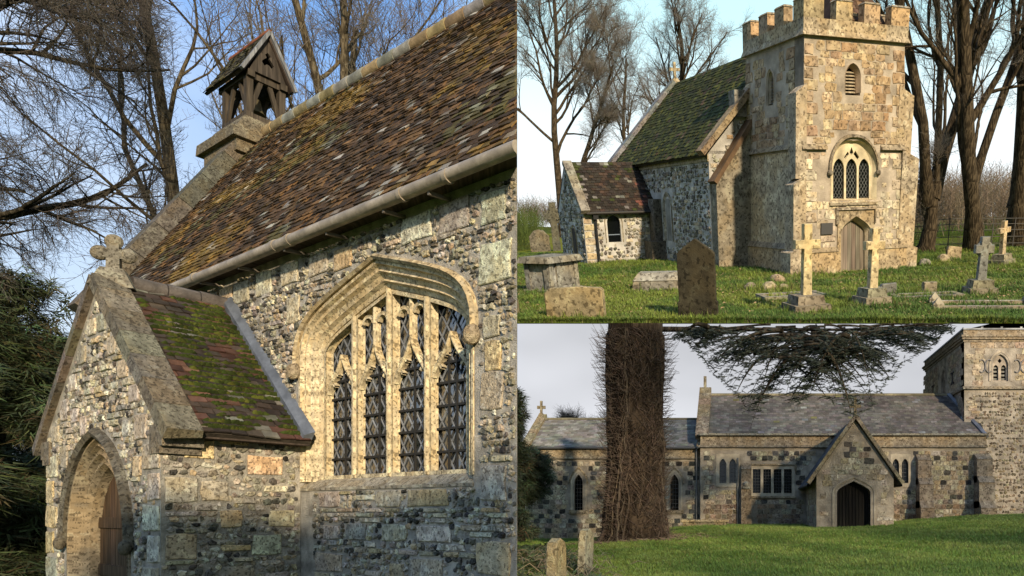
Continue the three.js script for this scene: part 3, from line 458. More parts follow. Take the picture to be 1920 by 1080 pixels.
  const prg = new G([0.1, 0.08, 0.06], pt); prg.hexa([[-1.2, 0, -0.07], [0, 0, -0.07], [0, pl, -0.07], [-1.2, pl, -0.07], [-1.2, 0, 0], [0, 0, 0], [0, pl, 0], [-1.2, pl, 0]]); prg.T = ([u, v, w]) => { const q = pt([u, v, w]); return [2 * PC - q[0], q[1], q[2]]; }; prg.hexa([[-1.2, 0, -0.07], [0, 0, -0.07], [0, pl, -0.07], [-1.2, pl, -0.07], [-1.2, 0, 0.05], [0, 0, 0.05], [0, pl, 0.05], [-1.2, pl, 0.05]]);
  const proof = part('porch_roof', prg, M.tile, near);
  emit(proof, 'roof_tile', tiles({ seed: 41, T: pt, u0: -1.04, u1: 0, len: pl, gauge: 0.1, w: 0.15, thick: 0.016, rough: 0.026, color: (r, u, v) => { const q = Math.min(0.99, Math.max(0, (N2(u * 3, v * 2, 47) - 0.5) * 1.4 + 0.5 + (r() - 0.5) * 0.55)); let c = q < 0.3 ? [0.15, 0.075, 0.052] : q < 0.38 ? [0.25, 0.13, 0.09] : q < 0.75 ? [0.1, 0.075, 0.057] : q < 0.81 ? [0.27, 0.25, 0.21] : [0.07, 0.055, 0.045]; return jit(r, c, 0.25); } }), M.tile, 110, 'porch_tiles_beyond');
  { // cushions of moss growing on the tiles
    const r = rng(43), g = new G(); for (let i = 0; i < 5200; i++) { const u = -0.97 + r() * 0.95, v = Math.min(pl, Math.floor(r() * 26) * 0.1 + 0.085 + (r() - 0.5) * 0.035); if (N2(u * 2.6, v * 2.6, 60) < 0.42 + 0.16 * r()) continue; const k = 0.014 + r() * 0.03, P = []; g.col = jit(r, r() < 0.75 ? [0.055, 0.075, 0.014] : [0.11, 0.12, 0.02], 0.3); for (let j = 0; j < 6; j++) P.push(pt([u + Math.cos(j * 1.047) * k * (0.8 + r() * 0.7), v + Math.sin(j * 1.047) * k * 0.6, 0.024])); const t = pt([u, v, 0.04 + k * 0.35]); for (let j = 0; j < 6; j++) g.tri(P[j], P[(j + 1) % 6], t); } const m = part('moss', g, M.moss, proof); m.userData.kind = 'stuff';
  }
  const Rk = rng(44);
  for (const side of [0, 1]) for (let v = 0, i = 0; v < pl; v += 0.4, i++) { const T = side ? pt : prg.T, l = Math.min(0.39, pl + 0.06 - v), g = new G(jit(Rk, [0.27, 0.25, 0.22], 0.2), T); g.ou = Rk() * 5; g.hexa([[-1.33, v - 0.06, -0.06], [-1.02, v - 0.06, -0.02], [-1.02, v + l - 0.06, -0.02], [-1.33, v + l - 0.06, -0.06], [-1.32, v - 0.06, 0.07], [-1.03, v - 0.06, 0.065], [-1.03, v + l - 0.06, 0.065], [-1.32, v + l - 0.06, 0.07]]); part('coping_stone', g, M.stone, proof); }
  for (const s of [-1, 1]) { const g = new G([0.32, 0.29, 0.25]); for (const [a, y0, y1, o] of [[0, 2.26, 2.33, 0.05], [0, 2.33, 2.43, 0.11], [0, 2.43, 2.54, 0.2]]) { const xa = PC + s * 1.5, xb = PC + s * (1.69 + o); g.box(Math.min(xa, xb), Math.max(xa, xb), y0, y1, 0.95, PZ + 0.03); } part('kneeler', g, M.stone, porch); }
  for (let z = 0.02; z < 0.96; z += 0.32) { const g = new G([0.2, 0.17, 0.15]); g.tube([[PC, 4.24, z], [PC, 4.24, z + 0.31]], [0.085, 0.095], 10, true); part('ridge_tile', g, M.tile, proof); }
  const fl = new G([0.3, 0.33, 0.38], pt); fl.hexa([[-0.1, 0, 0.02], [-0.005, 0, 0.02], [-0.005, pl, 0.02], [-0.1, pl, 0.02], [-0.1, 0, 0.075], [-0.005, 0, 0.13], [-0.005, pl + 0.05, 0.13], [-0.1, pl, 0.075]]); part('flashing', fl, M.lead, proof);
  const eb = new G([0.1, 0.08, 0.07], ([u, v, w]) => [PX1 + w, v, -u]); eb.box(-0.98, -0.01, 2.42, 2.5, -0.1, 0.2); part('eaves_board', eb, M.wood, proof);
  // gable cross
  const cr = new G([0.34, 0.32, 0.28], ([x, y, z]) => [x * 0.5 + z * 0.866 + PC, y + 4.2, -x * 0.866 + z * 0.5 + 1.12]); cr.hexa([[-0.2, -0.05, -0.13], [0.2, -0.05, -0.13], [0.1, 0.16, -0.09], [-0.1, 0.16, -0.09], [-0.2, -0.05, 0.13], [0.2, -0.05, 0.13], [0.1, 0.16, 0.09], [-0.1, 0.16, 0.09]]);
  cr.hexa([[-0.06, 0.15, -0.05], [0.06, 0.15, -0.05], [0.05, 0.5, -0.045], [-0.05, 0.5, -0.045], [-0.06, 0.15, 0.05], [0.06, 0.15, 0.05], [0.05, 0.5, 0.045], [-0.05, 0.5, 0.045]]); for (const [x, y] of [[-0.12, 0.33], [0.12, 0.33], [0, 0.47]]) cr.add(new THREE.SphereGeometry(0.078, 10, 8).scale(1.1, 1.05, 0.75).translate(x, y, 0)); cr.box(-0.13, 0.13, 0.28, 0.38, -0.045, 0.045); part('gable_cross', cr, M.stone, porch);
  // ---------------- bell turret ----------------
  const BZ = -2.3, base = new G([0.3, 0.265, 0.21]); base.box(-10.75, -9.62, 7.3, 8.1, BZ - 0.38, BZ + 0.42); base.hexa([[-10.8, 8.1, BZ - 0.5], [-9.5, 8.1, BZ - 0.5], [-9.5, 8.32, BZ - 0.5], [-10.8, 8.32, BZ - 0.5], [-10.8, 8.1, BZ + 0.5], [-9.5, 8.1, BZ + 0.5], [-9.5, 8.32, BZ + 0.5], [-10.8, 8.32, BZ + 0.5]].map((q) => q)); base.hexa([[-10.95, 8.32, BZ - 0.58], [-9.42, 8.32, BZ - 0.58], [-9.45, 8.5, BZ - 0.58], [-10.9, 8.5, BZ - 0.58], [-10.95, 8.32, BZ + 0.58], [-9.42, 8.32, BZ + 0.58], [-9.45, 8.5, BZ + 0.58], [-10.9, 8.5, BZ + 0.58]]); base.hexa([[-10.85, 8.5, BZ - 0.52], [-9.48, 8.5, BZ - 0.52], [-9.52, 8.78, BZ - 0.36], [-10.7, 8.78, BZ - 0.36], [-10.85, 8.5, BZ + 0.52], [-9.48, 8.5, BZ + 0.52], [-9.52, 8.78, BZ + 0.36], [-10.7, 8.78, BZ + 0.36]]);
  const turret = part('bell_turret', base, M.stone, near), Wd = [0.105, 0.088, 0.07], px0 = -10.45, px1 = -9.6, hz = 0.27;
  for (const x of [px0, px1]) for (const s of [-1, 1]) { const g = new G(Wd); g.box(x - 0.055, x + 0.055, 8.76, 9.58, BZ + s * hz - 0.055, BZ + s * hz + 0.055); part('post', g, M.wood, turret); }
  const brace = (p, q) => { const g = new G(Wd); const m = p.map((a, i) => mix(a, q[i], 0.5) + (i === 1 ? 0.03 : 0)); g.beam(p, m, 0.05, 0.07).beam(m, q, 0.05, 0.07); part('brace', g, M.wood, turret); };
  for (const x of [px0, px1]) for (const s of [-1, 1]) { brace([x, 8.8, BZ + s * hz], [x, 9.55, BZ + s * 0.06]); }
  for (const s of [-1, 1]) for (const [a, b] of [[px0, px0 + 0.32], [px1, px1 - 0.32]]) brace([a, 8.8, BZ + s * hz], [b, 9.55, BZ + s * hz]);
  const rail = (a, b) => { const g = new G(Wd); g.beam(a, b, 0.11, 0.11); part('frame_rail', g, M.wood, turret); };
  for (const s of [-1, 1]) { rail([px0 - 0.2, 9.56, BZ + s * hz], [px1 + 0.12, 9.56, BZ + s * hz]); rail([px0 - 0.06, 8.83, BZ + s * hz], [px1 + 0.06, 8.83, BZ + s * hz]); }
  for (const x of [px0, px1]) { rail([x, 9.56, BZ - hz], [x, 9.56, BZ + hz]); rail([x, 8.82, BZ - hz], [x, 8.82, BZ + hz]); }
  const tri = plate([[-0.3, 0], [0.3, 0], [0, 0.74]], [[[-0.06, 0.3], [-0.02, 0.34], [-0.045, 0.39], [0, 0.44], [0.045, 0.39], [0.02, 0.34], [0.06, 0.3], [0.1, 0.24], [0.06, 0.18], [0.02, 0.22], [-0.02, 0.22], [-0.06, 0.18], [-0.1, 0.24]]], 0, 0.05); const fg = new G([0.09, 0.076, 0.065], ([x, y, z]) => [px1 + 0.06 + z, 9.62 + y, BZ - x]); fg.add(tri); part('gable_board', fg, M.wood, turret);
  const th = Math.atan2(0.85, 0.44), tl2 = Math.hypot(0.85, 0.44), sn = Math.sin(th), cn = Math.cos(th), sideT = (s) => ([u, v, w]) => s > 0 ? [u, 9.56 + v * sn + w * cn, BZ + 0.44 - v * cn + w * sn] : [-(u + 20.2), 9.56 + v * sn + w * cn, BZ - 0.44 + v * cn - w * sn];
  const tr0 = new G([0.09, 0.07, 0.06], sideT(1)); tr0.hexa([[-10.95, 0, -0.05], [-9.45, 0, -0.05], [-9.45, tl2, -0.05], [-10.95, tl2, -0.05], [-10.95, 0, 0], [-9.45, 0, 0], [-9.45, tl2, 0], [-10.95, tl2, 0]]); tr0.T = sideT(-1); tr0.hexa([[-10.75, 0, -0.05], [-9.25, 0, -0.05], [-9.25, tl2, -0.05], [-10.75, tl2, -0.05], [-10.75, 0, 0.04], [-9.25, 0, 0.04], [-9.25, tl2, 0.04], [-10.75, tl2, 0.04]]); part('turret_roof', tr0, M.wood, turret);
  emit(turret, 'roof_tile', tiles({ seed: 51, T: sideT(1), u0: -10.95, u1: -9.45, len: tl2, gauge: 0.095, w: 0.15, thick: 0.013, rough: 0.015, color: (r) => jit(r, [[0.13, 0.11, 0.075], [0.17, 0.145, 0.09], [0.2, 0.165, 0.07], [0.1, 0.088, 0.07]][Math.floor(r() * 4)], 0.25) }), M.tile, 90, 'turret_tiles');
  const rd = new G([0.45, 0.16, 0.08]); rd.tube([[-10.95, 10.42, BZ], [-9.42, 10.42, BZ]], 0.045, 8, true); part('ridge_tile', rd, M.tile, turret);
  for (const s of [-1, 1]) { const g = new G([0.3, 0.32, 0.36]); g.beam([-9.44, 9.54, BZ + s * 0.45], [-9.44, 10.42, BZ], 0.05, 0.09, [1, 0, 0]); part('barge_board', g, M.wood, turret); }
  const bl = new G([0.12, 0.1, 0.06]); bl.tube([[0, 9.42, 0], [0, 9.36, 0], [0, 9.2, 0], [0, 9.1, 0]].map((q) => [-10.02, q[1], BZ]), [0.03, 0.1, 0.13, 0.18], 12, true); part('bell', bl, M.iron, turret);
}

// ---------------- trees behind the near church ----------------
const leftOnly = (v) => v.x < -0.338 * -v.z && v.y > -1;
plantTree('spreading_tree', 'wide bare tree with dense drooping twigs and ivy at far left', WORLD, [-18.3, 0, -16.5], { seed: 61, kind: 2, col: [0.075, 0.065, 0.05], twigCol: [0.085, 0.072, 0.06], kids: [21, 10, 6], twigs: 6, spray: 0.9, lift: -0.05, ratio: [0.4, 0.45, 0.5], angle: [[0.9, 1.45], [0.5, 1], [0.5, 1.1]], up: [0, 0.03, 0.01, 0], bend: 0.2, clear: 0.2, minR: 0.012, stems: [{ at: [0, 0, 0], dir: [0.03, 1, 0], len: 18, r: 0.36 }], flare: 1.3, keepWorld: (v) => leftOnly(v) && v.x < -0.8 * -v.z && v.x > -1.25 * -v.z });
{
  const ash = [['forked bare ash rising left of the bell turret', 390, 24, 71, [-0.08, 1, 0.1]], ['bare ash directly behind the wooden bell turret', 490, 27, 72, [0.05, 1, 0]], ['tall bare ash just right of the bell turret', 585, 25, 73, [0.08, 1, 0]], ['slender bare ash above the middle of the tiled ridge', 690, 27, 74, [0.02, 1, 0.1]], ['leaning bare ash above the upper end of the tiled ridge', 810, 28, 75, [-0.12, 1, 0]]];
  for (const [label, px, d, seed, dir] of ash) plantTree('ash_tree', label, WORLD, [(px - 1400) / FOCAL * d, 0, -d], { seed, kind: seed % 2, col: [0.15, 0.125, 0.09], twigCol: [0.15, 0.125, 0.095], kids: [9, 6, 4], twigs: 2, spray: 1.15, lift: 0.6, ratio: [0.42, 0.55, 0.5], angle: [[0.4, 0.95], [0.4, 0.9], [0.4, 0.9]], up: [0.02, 0.09, 0.1, 0.13], bend: 0.17, clear: 0.34, minR: 0.014, stems: [{ at: [0, -0.2, 0], dir, len: 21, r: 0.29 }], flare: 1.3, keepWorld: leftOnly }, 'ash trees behind the near church');
}
const RY = rng(81), yewSpray = sprayGeo(RY, 44, 0.4, 0.013, 0.5, 0.7);
function evergreen(name, label, at, h, rx, rz, n, col, seed, o = {}) {
  const t = thing(name, label, 'tree', o.frame || WORLD, at, 0, o.group), R = rng(seed), tr = new G([0.1, 0.07, 0.05]); tr.tube([[0, -0.3, 0], [0.05, h * 0.5, 0], [0, h * 0.9, 0]], [rx * 0.16, rx * 0.1, 0.03], 9); part('trunk', tr, M.bark, t);
  const L = [], nb = o.clumps || 34, blobs = []; for (let i = 0; i < nb; i++) { const v = (i + R()) / nb, a = R() * 6.283, w = (o.shape ? o.shape(v) : Math.sqrt(Math.max(0.03, 1 - Math.pow(v * 1.9 - 0.9, 2)))), r = Math.pow(R(), 0.5) * w; blobs.push([Math.cos(a) * r * rx, h * (o.y0 ?? 0.04) + v * h * (1 - (o.y0 ?? 0.04)), Math.sin(a) * r * rz, (0.22 + 0.25 * R()) * rx]); }
  for (let i = 0; i < n; i++) { const b = blobs[i % nb], a = R() * 6.283, u = R() * 2 - 1, q = Math.pow(R(), 0.4) * b[3], c = Math.sqrt(1 - u * u); L.push([b[0] + Math.cos(a) * c * q, b[1] + u * q * 0.7, b[2] + Math.sin(a) * c * q, (o.s || 1) * (0.6 + 0.8 * R()), R() * 6.283, (R() - 0.5) * 1.4, (R() - 0.5) * 1.4]); }
  crown('crown', o.geo || yewSpray, M.leaf, L, t, (i) => jit(R, mix3(col, [0.1, 0.075, 0.035], R() < 0.12 ? 0.7 : 0), 0.4)); return t;
}
evergreen('yew_tree', 'dark green yew filling the bottom left corner beside the porch', [-14.3, 0, -12.9], 5.0, 2.3, 2, 4200, [0.05, 0.065, 0.02], 82);
evergreen('yew_tree', 'taller brownish yew behind the dark yew at far left', [-17.9, 0, -17], 7.0, 2.6, 2, 2600, [0.06, 0.075, 0.03], 83);

UVK = 0.33;
// =====================================================================================
// THE CHURCHYARD ON THE BANK: turf terrace, tower church, graves, bare trees
// =====================================================================================
const bankKeep = (v) => v.x > -0.33 * -v.z;                // east of the near church
const EL = [-9.032, 4.281], ER = [-1.462, 9.564], CF = [-9.1 + 0, 0];
{ // foot of the viewpoint on the bank's plane
  const inv = TR.clone().invert(), c = new THREE.Vector3(0, EYE, 0).applyMatrix4(inv); CF[0] = c.x; CF[1] = c.z;
}
const bankAt = (s, k) => { const ex = mix(EL[0], ER[0], s), ez = mix(EL[1], ER[1], s); return [CF[0] + (ex - CF[0]) * k, CF[1] + (ez - CF[1]) * k]; };
const bankY = (x, z, k) => (N2(x * 0.45, z * 0.45, 55) - 0.5) * 0.16 * sm(1, 1.25, k) + (N2(x * 0.1, z * 0.1, 56) - 0.5) * 1.2 * sm(2.4, 5, k);
const kOf = (x, z) => { // how far up the bank a point lies (1 = front edge)
  const nx = ER[1] - EL[1], nz = EL[0] - ER[0]; return ((x - CF[0]) * nx + (z - CF[1]) * nz) / ((EL[0] - CF[0]) * nx + (EL[1] - CF[1]) * nz);
};
const onBank = (x, z) => bankY(x, z, kOf(x, z));
{
  const ks = [1, 1.02, 1.05, 1.1, 1.15, 1.2, 1.26, 1.32, 1.4, 1.48, 1.56, 1.66, 1.76, 1.88, 2, 2.15, 2.3, 2.5, 2.7, 3, 3.4, 3.9, 4.5, 5.2, 6], ns = 44, p = [], c = [], u = [], ix = [];
  for (const low of [0, 1]) for (const k of ks) for (let i = 0; i <= ns; i++) {
    const s = -0.02 + 1.1 * i / ns, [x, z] = bankAt(s, k), field = sm(2.2, 2.9, k) * sm(0.35, 0.2, s); p.push(x, bankY(x, z, k) - low * Math.min(0.6, 0.02 + 1.3 * (k - 1)), z); const q = 0.75 + 0.6 * N2(x * 0.5, z * 0.5, 92);
    const col = mix3([0.62 * q, 0.72 * q, 0.26 * q], [1.0 * q, 0.78 * q, 0.36 * q], field); c.push(...(low ? [0.3, 0.24, 0.18] : col)); u.push(x * 0.6, z * 0.6);
  }
  const row = ns + 1, lay = ks.length * row, q4 = (a, b, d, e) => ix.push(a, b, d, b, e, d);
  for (let j = 0; j + 1 < ks.length; j++) for (let i = 0; i < ns; i++) { const a = j * row + i; q4(a, a + 1, a + row, a + row + 1); q4(lay + a + row, lay + a + row + 1, lay + a, lay + a + 1); }
  for (let i = 0; i < ns; i++) { q4(lay + i, lay + i + 1, i, i + 1); const a = (ks.length - 1) * row + i; q4(a, a + 1, lay + a, lay + a + 1); }
  for (let j = 0; j + 1 < ks.length; j++) for (const i of [0, ns]) q4(j * row + i, (j + 1) * row + i, lay + j * row + i, lay + (j + 1) * row + i);
  const g = new THREE.BufferGeometry(); g.setAttribute('position', new THREE.Float32BufferAttribute(p, 3)); g.setAttribute('color', new THREE.Float32BufferAttribute(c, 3)); g.setAttribute('uv', new THREE.Float32BufferAttribute(u, 2)); g.setIndex(ix); g.computeVertexNormals();
  const m = structure('churchyard_ground', g, M.turf); m.applyMatrix4(TR); m.updateMatrixWorld(true);
}

const tower = thing('tower_church', 'church with battlemented square tower and moss-covered nave roof', 'church', TR);
{
  const H0 = 5.85, lx = (y) => 0.1 * y / H0, rx = (y) => 3.69 - 0.36 * y / H0, fz = (y) => -0.15 * y / H0, bz = (y) => -3.6 + 0.15 * y / H0;
  const FT = ([u, v, w]) => [mix(lx(v), rx(v), u / 3.69), v, fz(v) + w], LT = ([u, v, w]) => [lx(v) - w, v, mix(bz(v), fz(v), (u + 3.6) / 3.6)];
  // ---- tower walls
  const wHole = opening(1.78, 0.82, 1.92, 2.78, 3.45, false), dHole = opening(1.86, 0.5, -0.3, 1.1, 1.52, true), bHole = opening(1.73, 0.27, 4.55, 5.0, 5.3, false, 8);
  const tg = new G([0.5, 0.41, 0.31], FT); tg.add(plate([[0, -0.4], [3.69, -0.4], [3.69, H0], [0, H0]], [wHole, dHole, bHole], -0.5, 0)); tg.T = ([x, y, z]) => [x, y, z];
  tg.hexa([[3.2, -0.4, -3.6], [3.68, -0.4, -3.6], [rx(H0), H0, bz(H0)], [rx(H0) - 0.4, H0, bz(H0)], [3.2, -0.4, -0.5], [3.68, -0.4, -0.5], [rx(H0), H0, -0.6], [rx(H0) - 0.4, H0, -0.6]]); tg.box(0.3, 3.3, -0.4, H0 - 0.01, -3.45, -3.1);
  const tw = part('tower', tg, M.mortar, tower);
  const lHole = opening(-1.95, 0.17, 4.45, 5.05, 5.3, false, 8), lg = new G([0.5, 0.41, 0.31], LT); lg.add(plate([[-3.6, -0.4], [-0.002, -0.4], [-0.002, H0], [-3.6, H0]], [lHole], -0.4, 0)); const lw = part('tower_side_wall', lg, M.mortar, tower);
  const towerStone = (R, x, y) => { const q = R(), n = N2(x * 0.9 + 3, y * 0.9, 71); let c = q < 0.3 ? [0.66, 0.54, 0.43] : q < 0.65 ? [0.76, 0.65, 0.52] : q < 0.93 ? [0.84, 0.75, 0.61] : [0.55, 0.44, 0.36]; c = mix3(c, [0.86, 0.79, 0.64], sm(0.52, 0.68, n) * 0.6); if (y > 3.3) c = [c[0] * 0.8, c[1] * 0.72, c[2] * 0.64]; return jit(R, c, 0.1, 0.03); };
  const quoins = (hi, lo) => { const q = []; for (let y = 0.02, i = 0; y < 5.6; y += 0.27, i++) for (const s of [0, 1]) { const w = (i + s) % 2 ? 0.48 : 0.32; q.push([s ? hi - 0.006 - w / 2 : lo + 0.006 + w / 2, y + 0.135, w, 0.262]); } return q; };
  const hoodW = offPath(wHole, 0.13), hoodD = [[1.2, -0.3], [1.2, 1.7], [2.52, 1.7], [2.52, -0.3]], hoodB = offPath(bHole, 0.07);
  const fl = masonry({ seed: 101, T: FT, x0: 0, x1: 3.69, y0: -0.05, y1: H0 - 0.06, h: [0.14, 0.26], w: [0.2, 0.46], W: [0.4, 0.6], mix: 0.12, blocks: quoins(3.69, 0), ashlar: towerStone, rubble: towerStone, proud: 0.008, round: 0.25, loose: 0.05, gap: 0.975, fill: 300, ok: (x, y) => x > 0.004 && x < 3.688 && y < H0 - 0.06 && !inPoly(hoodW, x, y) && !inPoly(hoodD, x, y) && !inPoly(hoodB, x, y) && Math.abs(y - 3.27) > 0.06 });
  emit(tw, 'stone', fl, M.stone, 150, 'tower_stonework');
  const ll = masonry({ seed: 102, T: LT, x0: -3.6, x1: 0, y0: -0.05, y1: H0 - 0.06, h: [0.17, 0.27], w: [0.25, 0.5], W: [0.4, 0.6], mix: 0.15, blocks: quoins(-0.5, -3.6), ashlar: towerStone, rubble: towerStone, proud: 0.008, round: 0.2, loose: 0.02, gap: 0.98, ok: (x, y) => x > -3.598 && x < -0.47 && y < H0 - 0.06 && !(y > 0.75 && y < 3.22 && x > -3.3 && x < -0.5) && !(Math.abs(x + 1.95) < 0.3 && y > 4.35 && y < 5.45) && Math.abs(y - 3.3) > 0.06 });
  emit(lw, 'stone', ll, M.stone, 90, 'side_stonework');
  const pnl = new G([0.74, 0.64, 0.5], LT); pnl.add(plate([[-3.25, 0.78], [-0.52, 0.78], [-0.52, 3.2], [-3.25, 3.2]], [], 0, 0.02)); part('render_panel', pnl, M.stone, lw);
  const bx = (x0, x1, y0, y1, z0, z1, col, name, m, par) => { const g = new G(col); g.box(x0, x1, y0, y1, z0, z1); return part(name, g, m, par); };
  const ring = (y0, y1, o, name) => { const g = new G([0.5, 0.44, 0.35]); const a = lx(y0) - o, b = rx(y0) + o, c = bz(y0) - o, d = fz(y0) + o, i = o * 0.35, e = o * 0.65; g.hexa([[a, y0, c], [b, y0, c], [b - i, y1, c + i], [a + i, y1, c + i], [a, y0, d], [b, y0, d], [b - i, y1, d - i], [a + i, y1, d - i]]); return part(name, g, M.stone, tower); };
  // string courses as bands round the tower, cut for the window
  const band = (u0, u1, y, h, o, T, par, col) => { const g = new G(col, T); g.hexa([[u0, y, -0.02], [u1, y, -0.02], [u1, y + h, -0.02], [u0, y + h, -0.02], [u0, y, o], [u1, y, o], [u1, y + h, o * 0.3], [u0, y + h, o * 0.3]]); part('string_course', g, M.stone, par); };
  band(-0.06, 0.8, 3.22, 0.13, 0.1, FT, tw, [0.5, 0.42, 0.32]); band(2.76, 3.72, 3.22, 0.13, 0.1, FT, tw, [0.5, 0.42, 0.32]); band(-3.62, 0, 3.26, 0.13, 0.1, LT, lw, [0.5, 0.42, 0.32]);
  band(-0.1, 1.2, 0.58, 0.12, 0.13, FT, tw, [0.42, 0.36, 0.28]); band(2.52, 3.75, 0.58, 0.12, 0.13, FT, tw, [0.42, 0.36, 0.28]); band(-3.62, 0.05, 0.66, 0.14, 0.16, LT, lw, [0.42, 0.36, 0.28]);
  { const g = new G([0.62, 0.5, 0.35], LT); g.box(-3.6, 0, -0.3, 0.66, -0.02, 0.13); part('plinth', g, M.stone, lw); }
  { const g = new G([0.62, 0.5, 0.35], FT); g.box(0, 1.2, -0.3, 0.58, -0.02, 0.1).box(2.52, 3.69, -0.3, 0.58, -0.02, 0.1); part('plinth', g, M.stone, tw); }
  // parapet
  const A = lx(H0) - 0.06, B = rx(H0) + 0.06, C = bz(H0) - 0.06, D = fz(H0) + 0.06, par = new G([0.62, 0.52, 0.39]); par.hexa([[A - 0.05, H0, C - 0.05], [B + 0.05, H0, C - 0.05], [B, H0 + 0.14, C], [A, H0 + 0.14, C], [A - 0.05, H0, D + 0.05], [B + 0.05, H0, D + 0.05], [B, H0 + 0.14, D], [A, H0 + 0.14, D]]);
  const Y1 = H0 + 0.38, Y2 = H0 + 0.8, t = 0.28; par.box(A, B, H0 + 0.14, Y1, D - t, D).box(A, B, H0 + 0.14, Y1, C, C + t).box(A, A + t, H0 + 0.14, Y1, C + t, D - t).box(B - t, B, H0 + 0.14, Y1, C + t, D - t);
  const pp = part('parapet', par, M.stone, tower), Rm = rng(6);
  const merlon = (x0, x1, z0, z1, col) => { const g = new G(jit(Rm, col, 0.15)); g.ou = Rm() * 7; g.box(x0, x1, Y1, Y2, z0, z1); const m = part('merlon', g, M.stone, pp), c = new G([0.42, 0.38, 0.32]); c.hexa([[x0 - 0.02, Y2, z0 - 0.02], [x1 + 0.02, Y2, z0 - 0.02], [x1 - 0.03, Y2 + 0.05, z0 + 0.03], [x0 + 0.03, Y2 + 0.05, z0 + 0.03], [x0 - 0.02, Y2, z1 + 0.02], [x1 + 0.02, Y2, z1 + 0.02], [x1 - 0.03, Y2 + 0.05, z1 - 0.03], [x0 + 0.03, Y2 + 0.05, z1 - 0.03]]); part('merlon_coping', c, M.stone, pp); };
  const span = B - A, mw = span * 0.15, gp = (span - 4 * mw - 0.2) / 3;
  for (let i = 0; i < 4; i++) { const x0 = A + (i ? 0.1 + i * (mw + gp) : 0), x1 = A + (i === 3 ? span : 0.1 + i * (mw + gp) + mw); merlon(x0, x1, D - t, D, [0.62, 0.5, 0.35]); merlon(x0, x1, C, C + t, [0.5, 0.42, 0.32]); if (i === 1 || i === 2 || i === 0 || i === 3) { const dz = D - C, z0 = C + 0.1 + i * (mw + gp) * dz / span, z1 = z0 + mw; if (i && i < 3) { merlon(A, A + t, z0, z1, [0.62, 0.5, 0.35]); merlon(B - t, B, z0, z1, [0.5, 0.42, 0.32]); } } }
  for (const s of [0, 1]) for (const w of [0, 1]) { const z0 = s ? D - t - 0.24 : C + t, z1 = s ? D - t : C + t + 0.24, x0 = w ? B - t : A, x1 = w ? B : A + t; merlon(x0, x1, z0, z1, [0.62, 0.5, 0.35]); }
  const cap = new G([0.2, 0.12, 0.08]), ax = (A + B) / 2, azc = (C + D) / 2; for (const [a, b] of [[[A + 1.05, D - t], [B - 0.45, D - t]], [[B - 0.45, D - t], [B - 0.45, C + 0.6]], [[B - 0.45, C + 0.6], [A + 1.05, C + 0.6]], [[A + 1.05, C + 0.6], [A + 1.05, D - t]]]) cap.tri([a[0], Y1 - 0.1, a[1]], [b[0], Y1 - 0.1, b[1]], [ax, 8.6, azc]); const capRoof = part('cap_roof', cap, M.tile, tower);
  { const e0 = [A + 1.05, Y1 - 0.1, D - t], e1 = [B - 0.45, Y1 - 0.1, D - t], top = [ax, 8.6, azc], L = Math.hypot(top[1] - e0[1], top[2] - e0[2]), vy = (top[1] - e0[1]) / L, vz = (top[2] - e0[2]) / L, ht = ([u, v, w]) => [u, e0[1] + v * vy - w * vz, e0[2] + v * vz + w * vy], half = (e1[0] - e0[0]) / 2; emit(capRoof, 'roof_tile', tiles({ seed: 103, T: ht, u0: e0[0], u1: e1[0], len: L, gauge: 0.12, w: 0.17, thick: 0.014, rough: 0.014, lo: (v) => e0[0] + half * v / L, hi: (v) => e1[0] - half * v / L, color: (r) => jit(r, [[0.24, 0.14, 0.09], [0.17, 0.1, 0.07], [0.3, 0.18, 0.1]][Math.floor(r() * 3)], 0.2) }), M.tile, 30, 'cap_tiles'); }
  // west window
  const WG = [0.82, 0.68, 0.44], wm = new G(WG, FT), win = opening(1.78, 0.7, 1.92, 2.76, 3.4, false); wm.sweep(win, [[0.14, -0.02], [0.13, 0.02], [0.09, -0.03], [0.05, -0.08], [0, -0.12], [0, -0.25]]); const window1 = part('window', wm, M.plainStone, tw);
  const wh = new G([0.36, 0.31, 0.25], FT), wp = win.slice(1, -1); wh.sweep([[wp[0][0], 2.66], ...wp, [wp[wp.length - 1][0], 2.66]], [[0.13, 0], [0.13, 0.08], [0.2, 0.06], [0.21, 0]]); part('hood_mould', wh, M.stone, window1);
  for (const s of [-1, 1]) { const g = new G([0.33, 0.29, 0.24], FT); g.add(new THREE.IcosahedronGeometry(0.085, 1).translate(1.78 + s * 0.87, 2.64, 0.05)); part('hood_stop', g, M.stone, window1); }
  const H3 = [-0.46, 0, 0.46].map((q) => opening(1.78 + q, 0.205, 1.95, 2.74, 3.02, false, 5)); H3.push([[1.55, 2.98], [1.5, 3.04], [1.64, 3.2], [1.7, 3.12]], [[1.78, 3.08], [1.7, 3.16], [1.78, 3.32], [1.86, 3.16]], [[2.01, 2.98], [2.06, 3.04], [1.92, 3.2], [1.86, 3.12]]);
  const wt = new G(WG, FT); wt.add(plate(win, H3, -0.17, -0.11, 0.01)); part('tracery', wt, M.plainStone, window1);
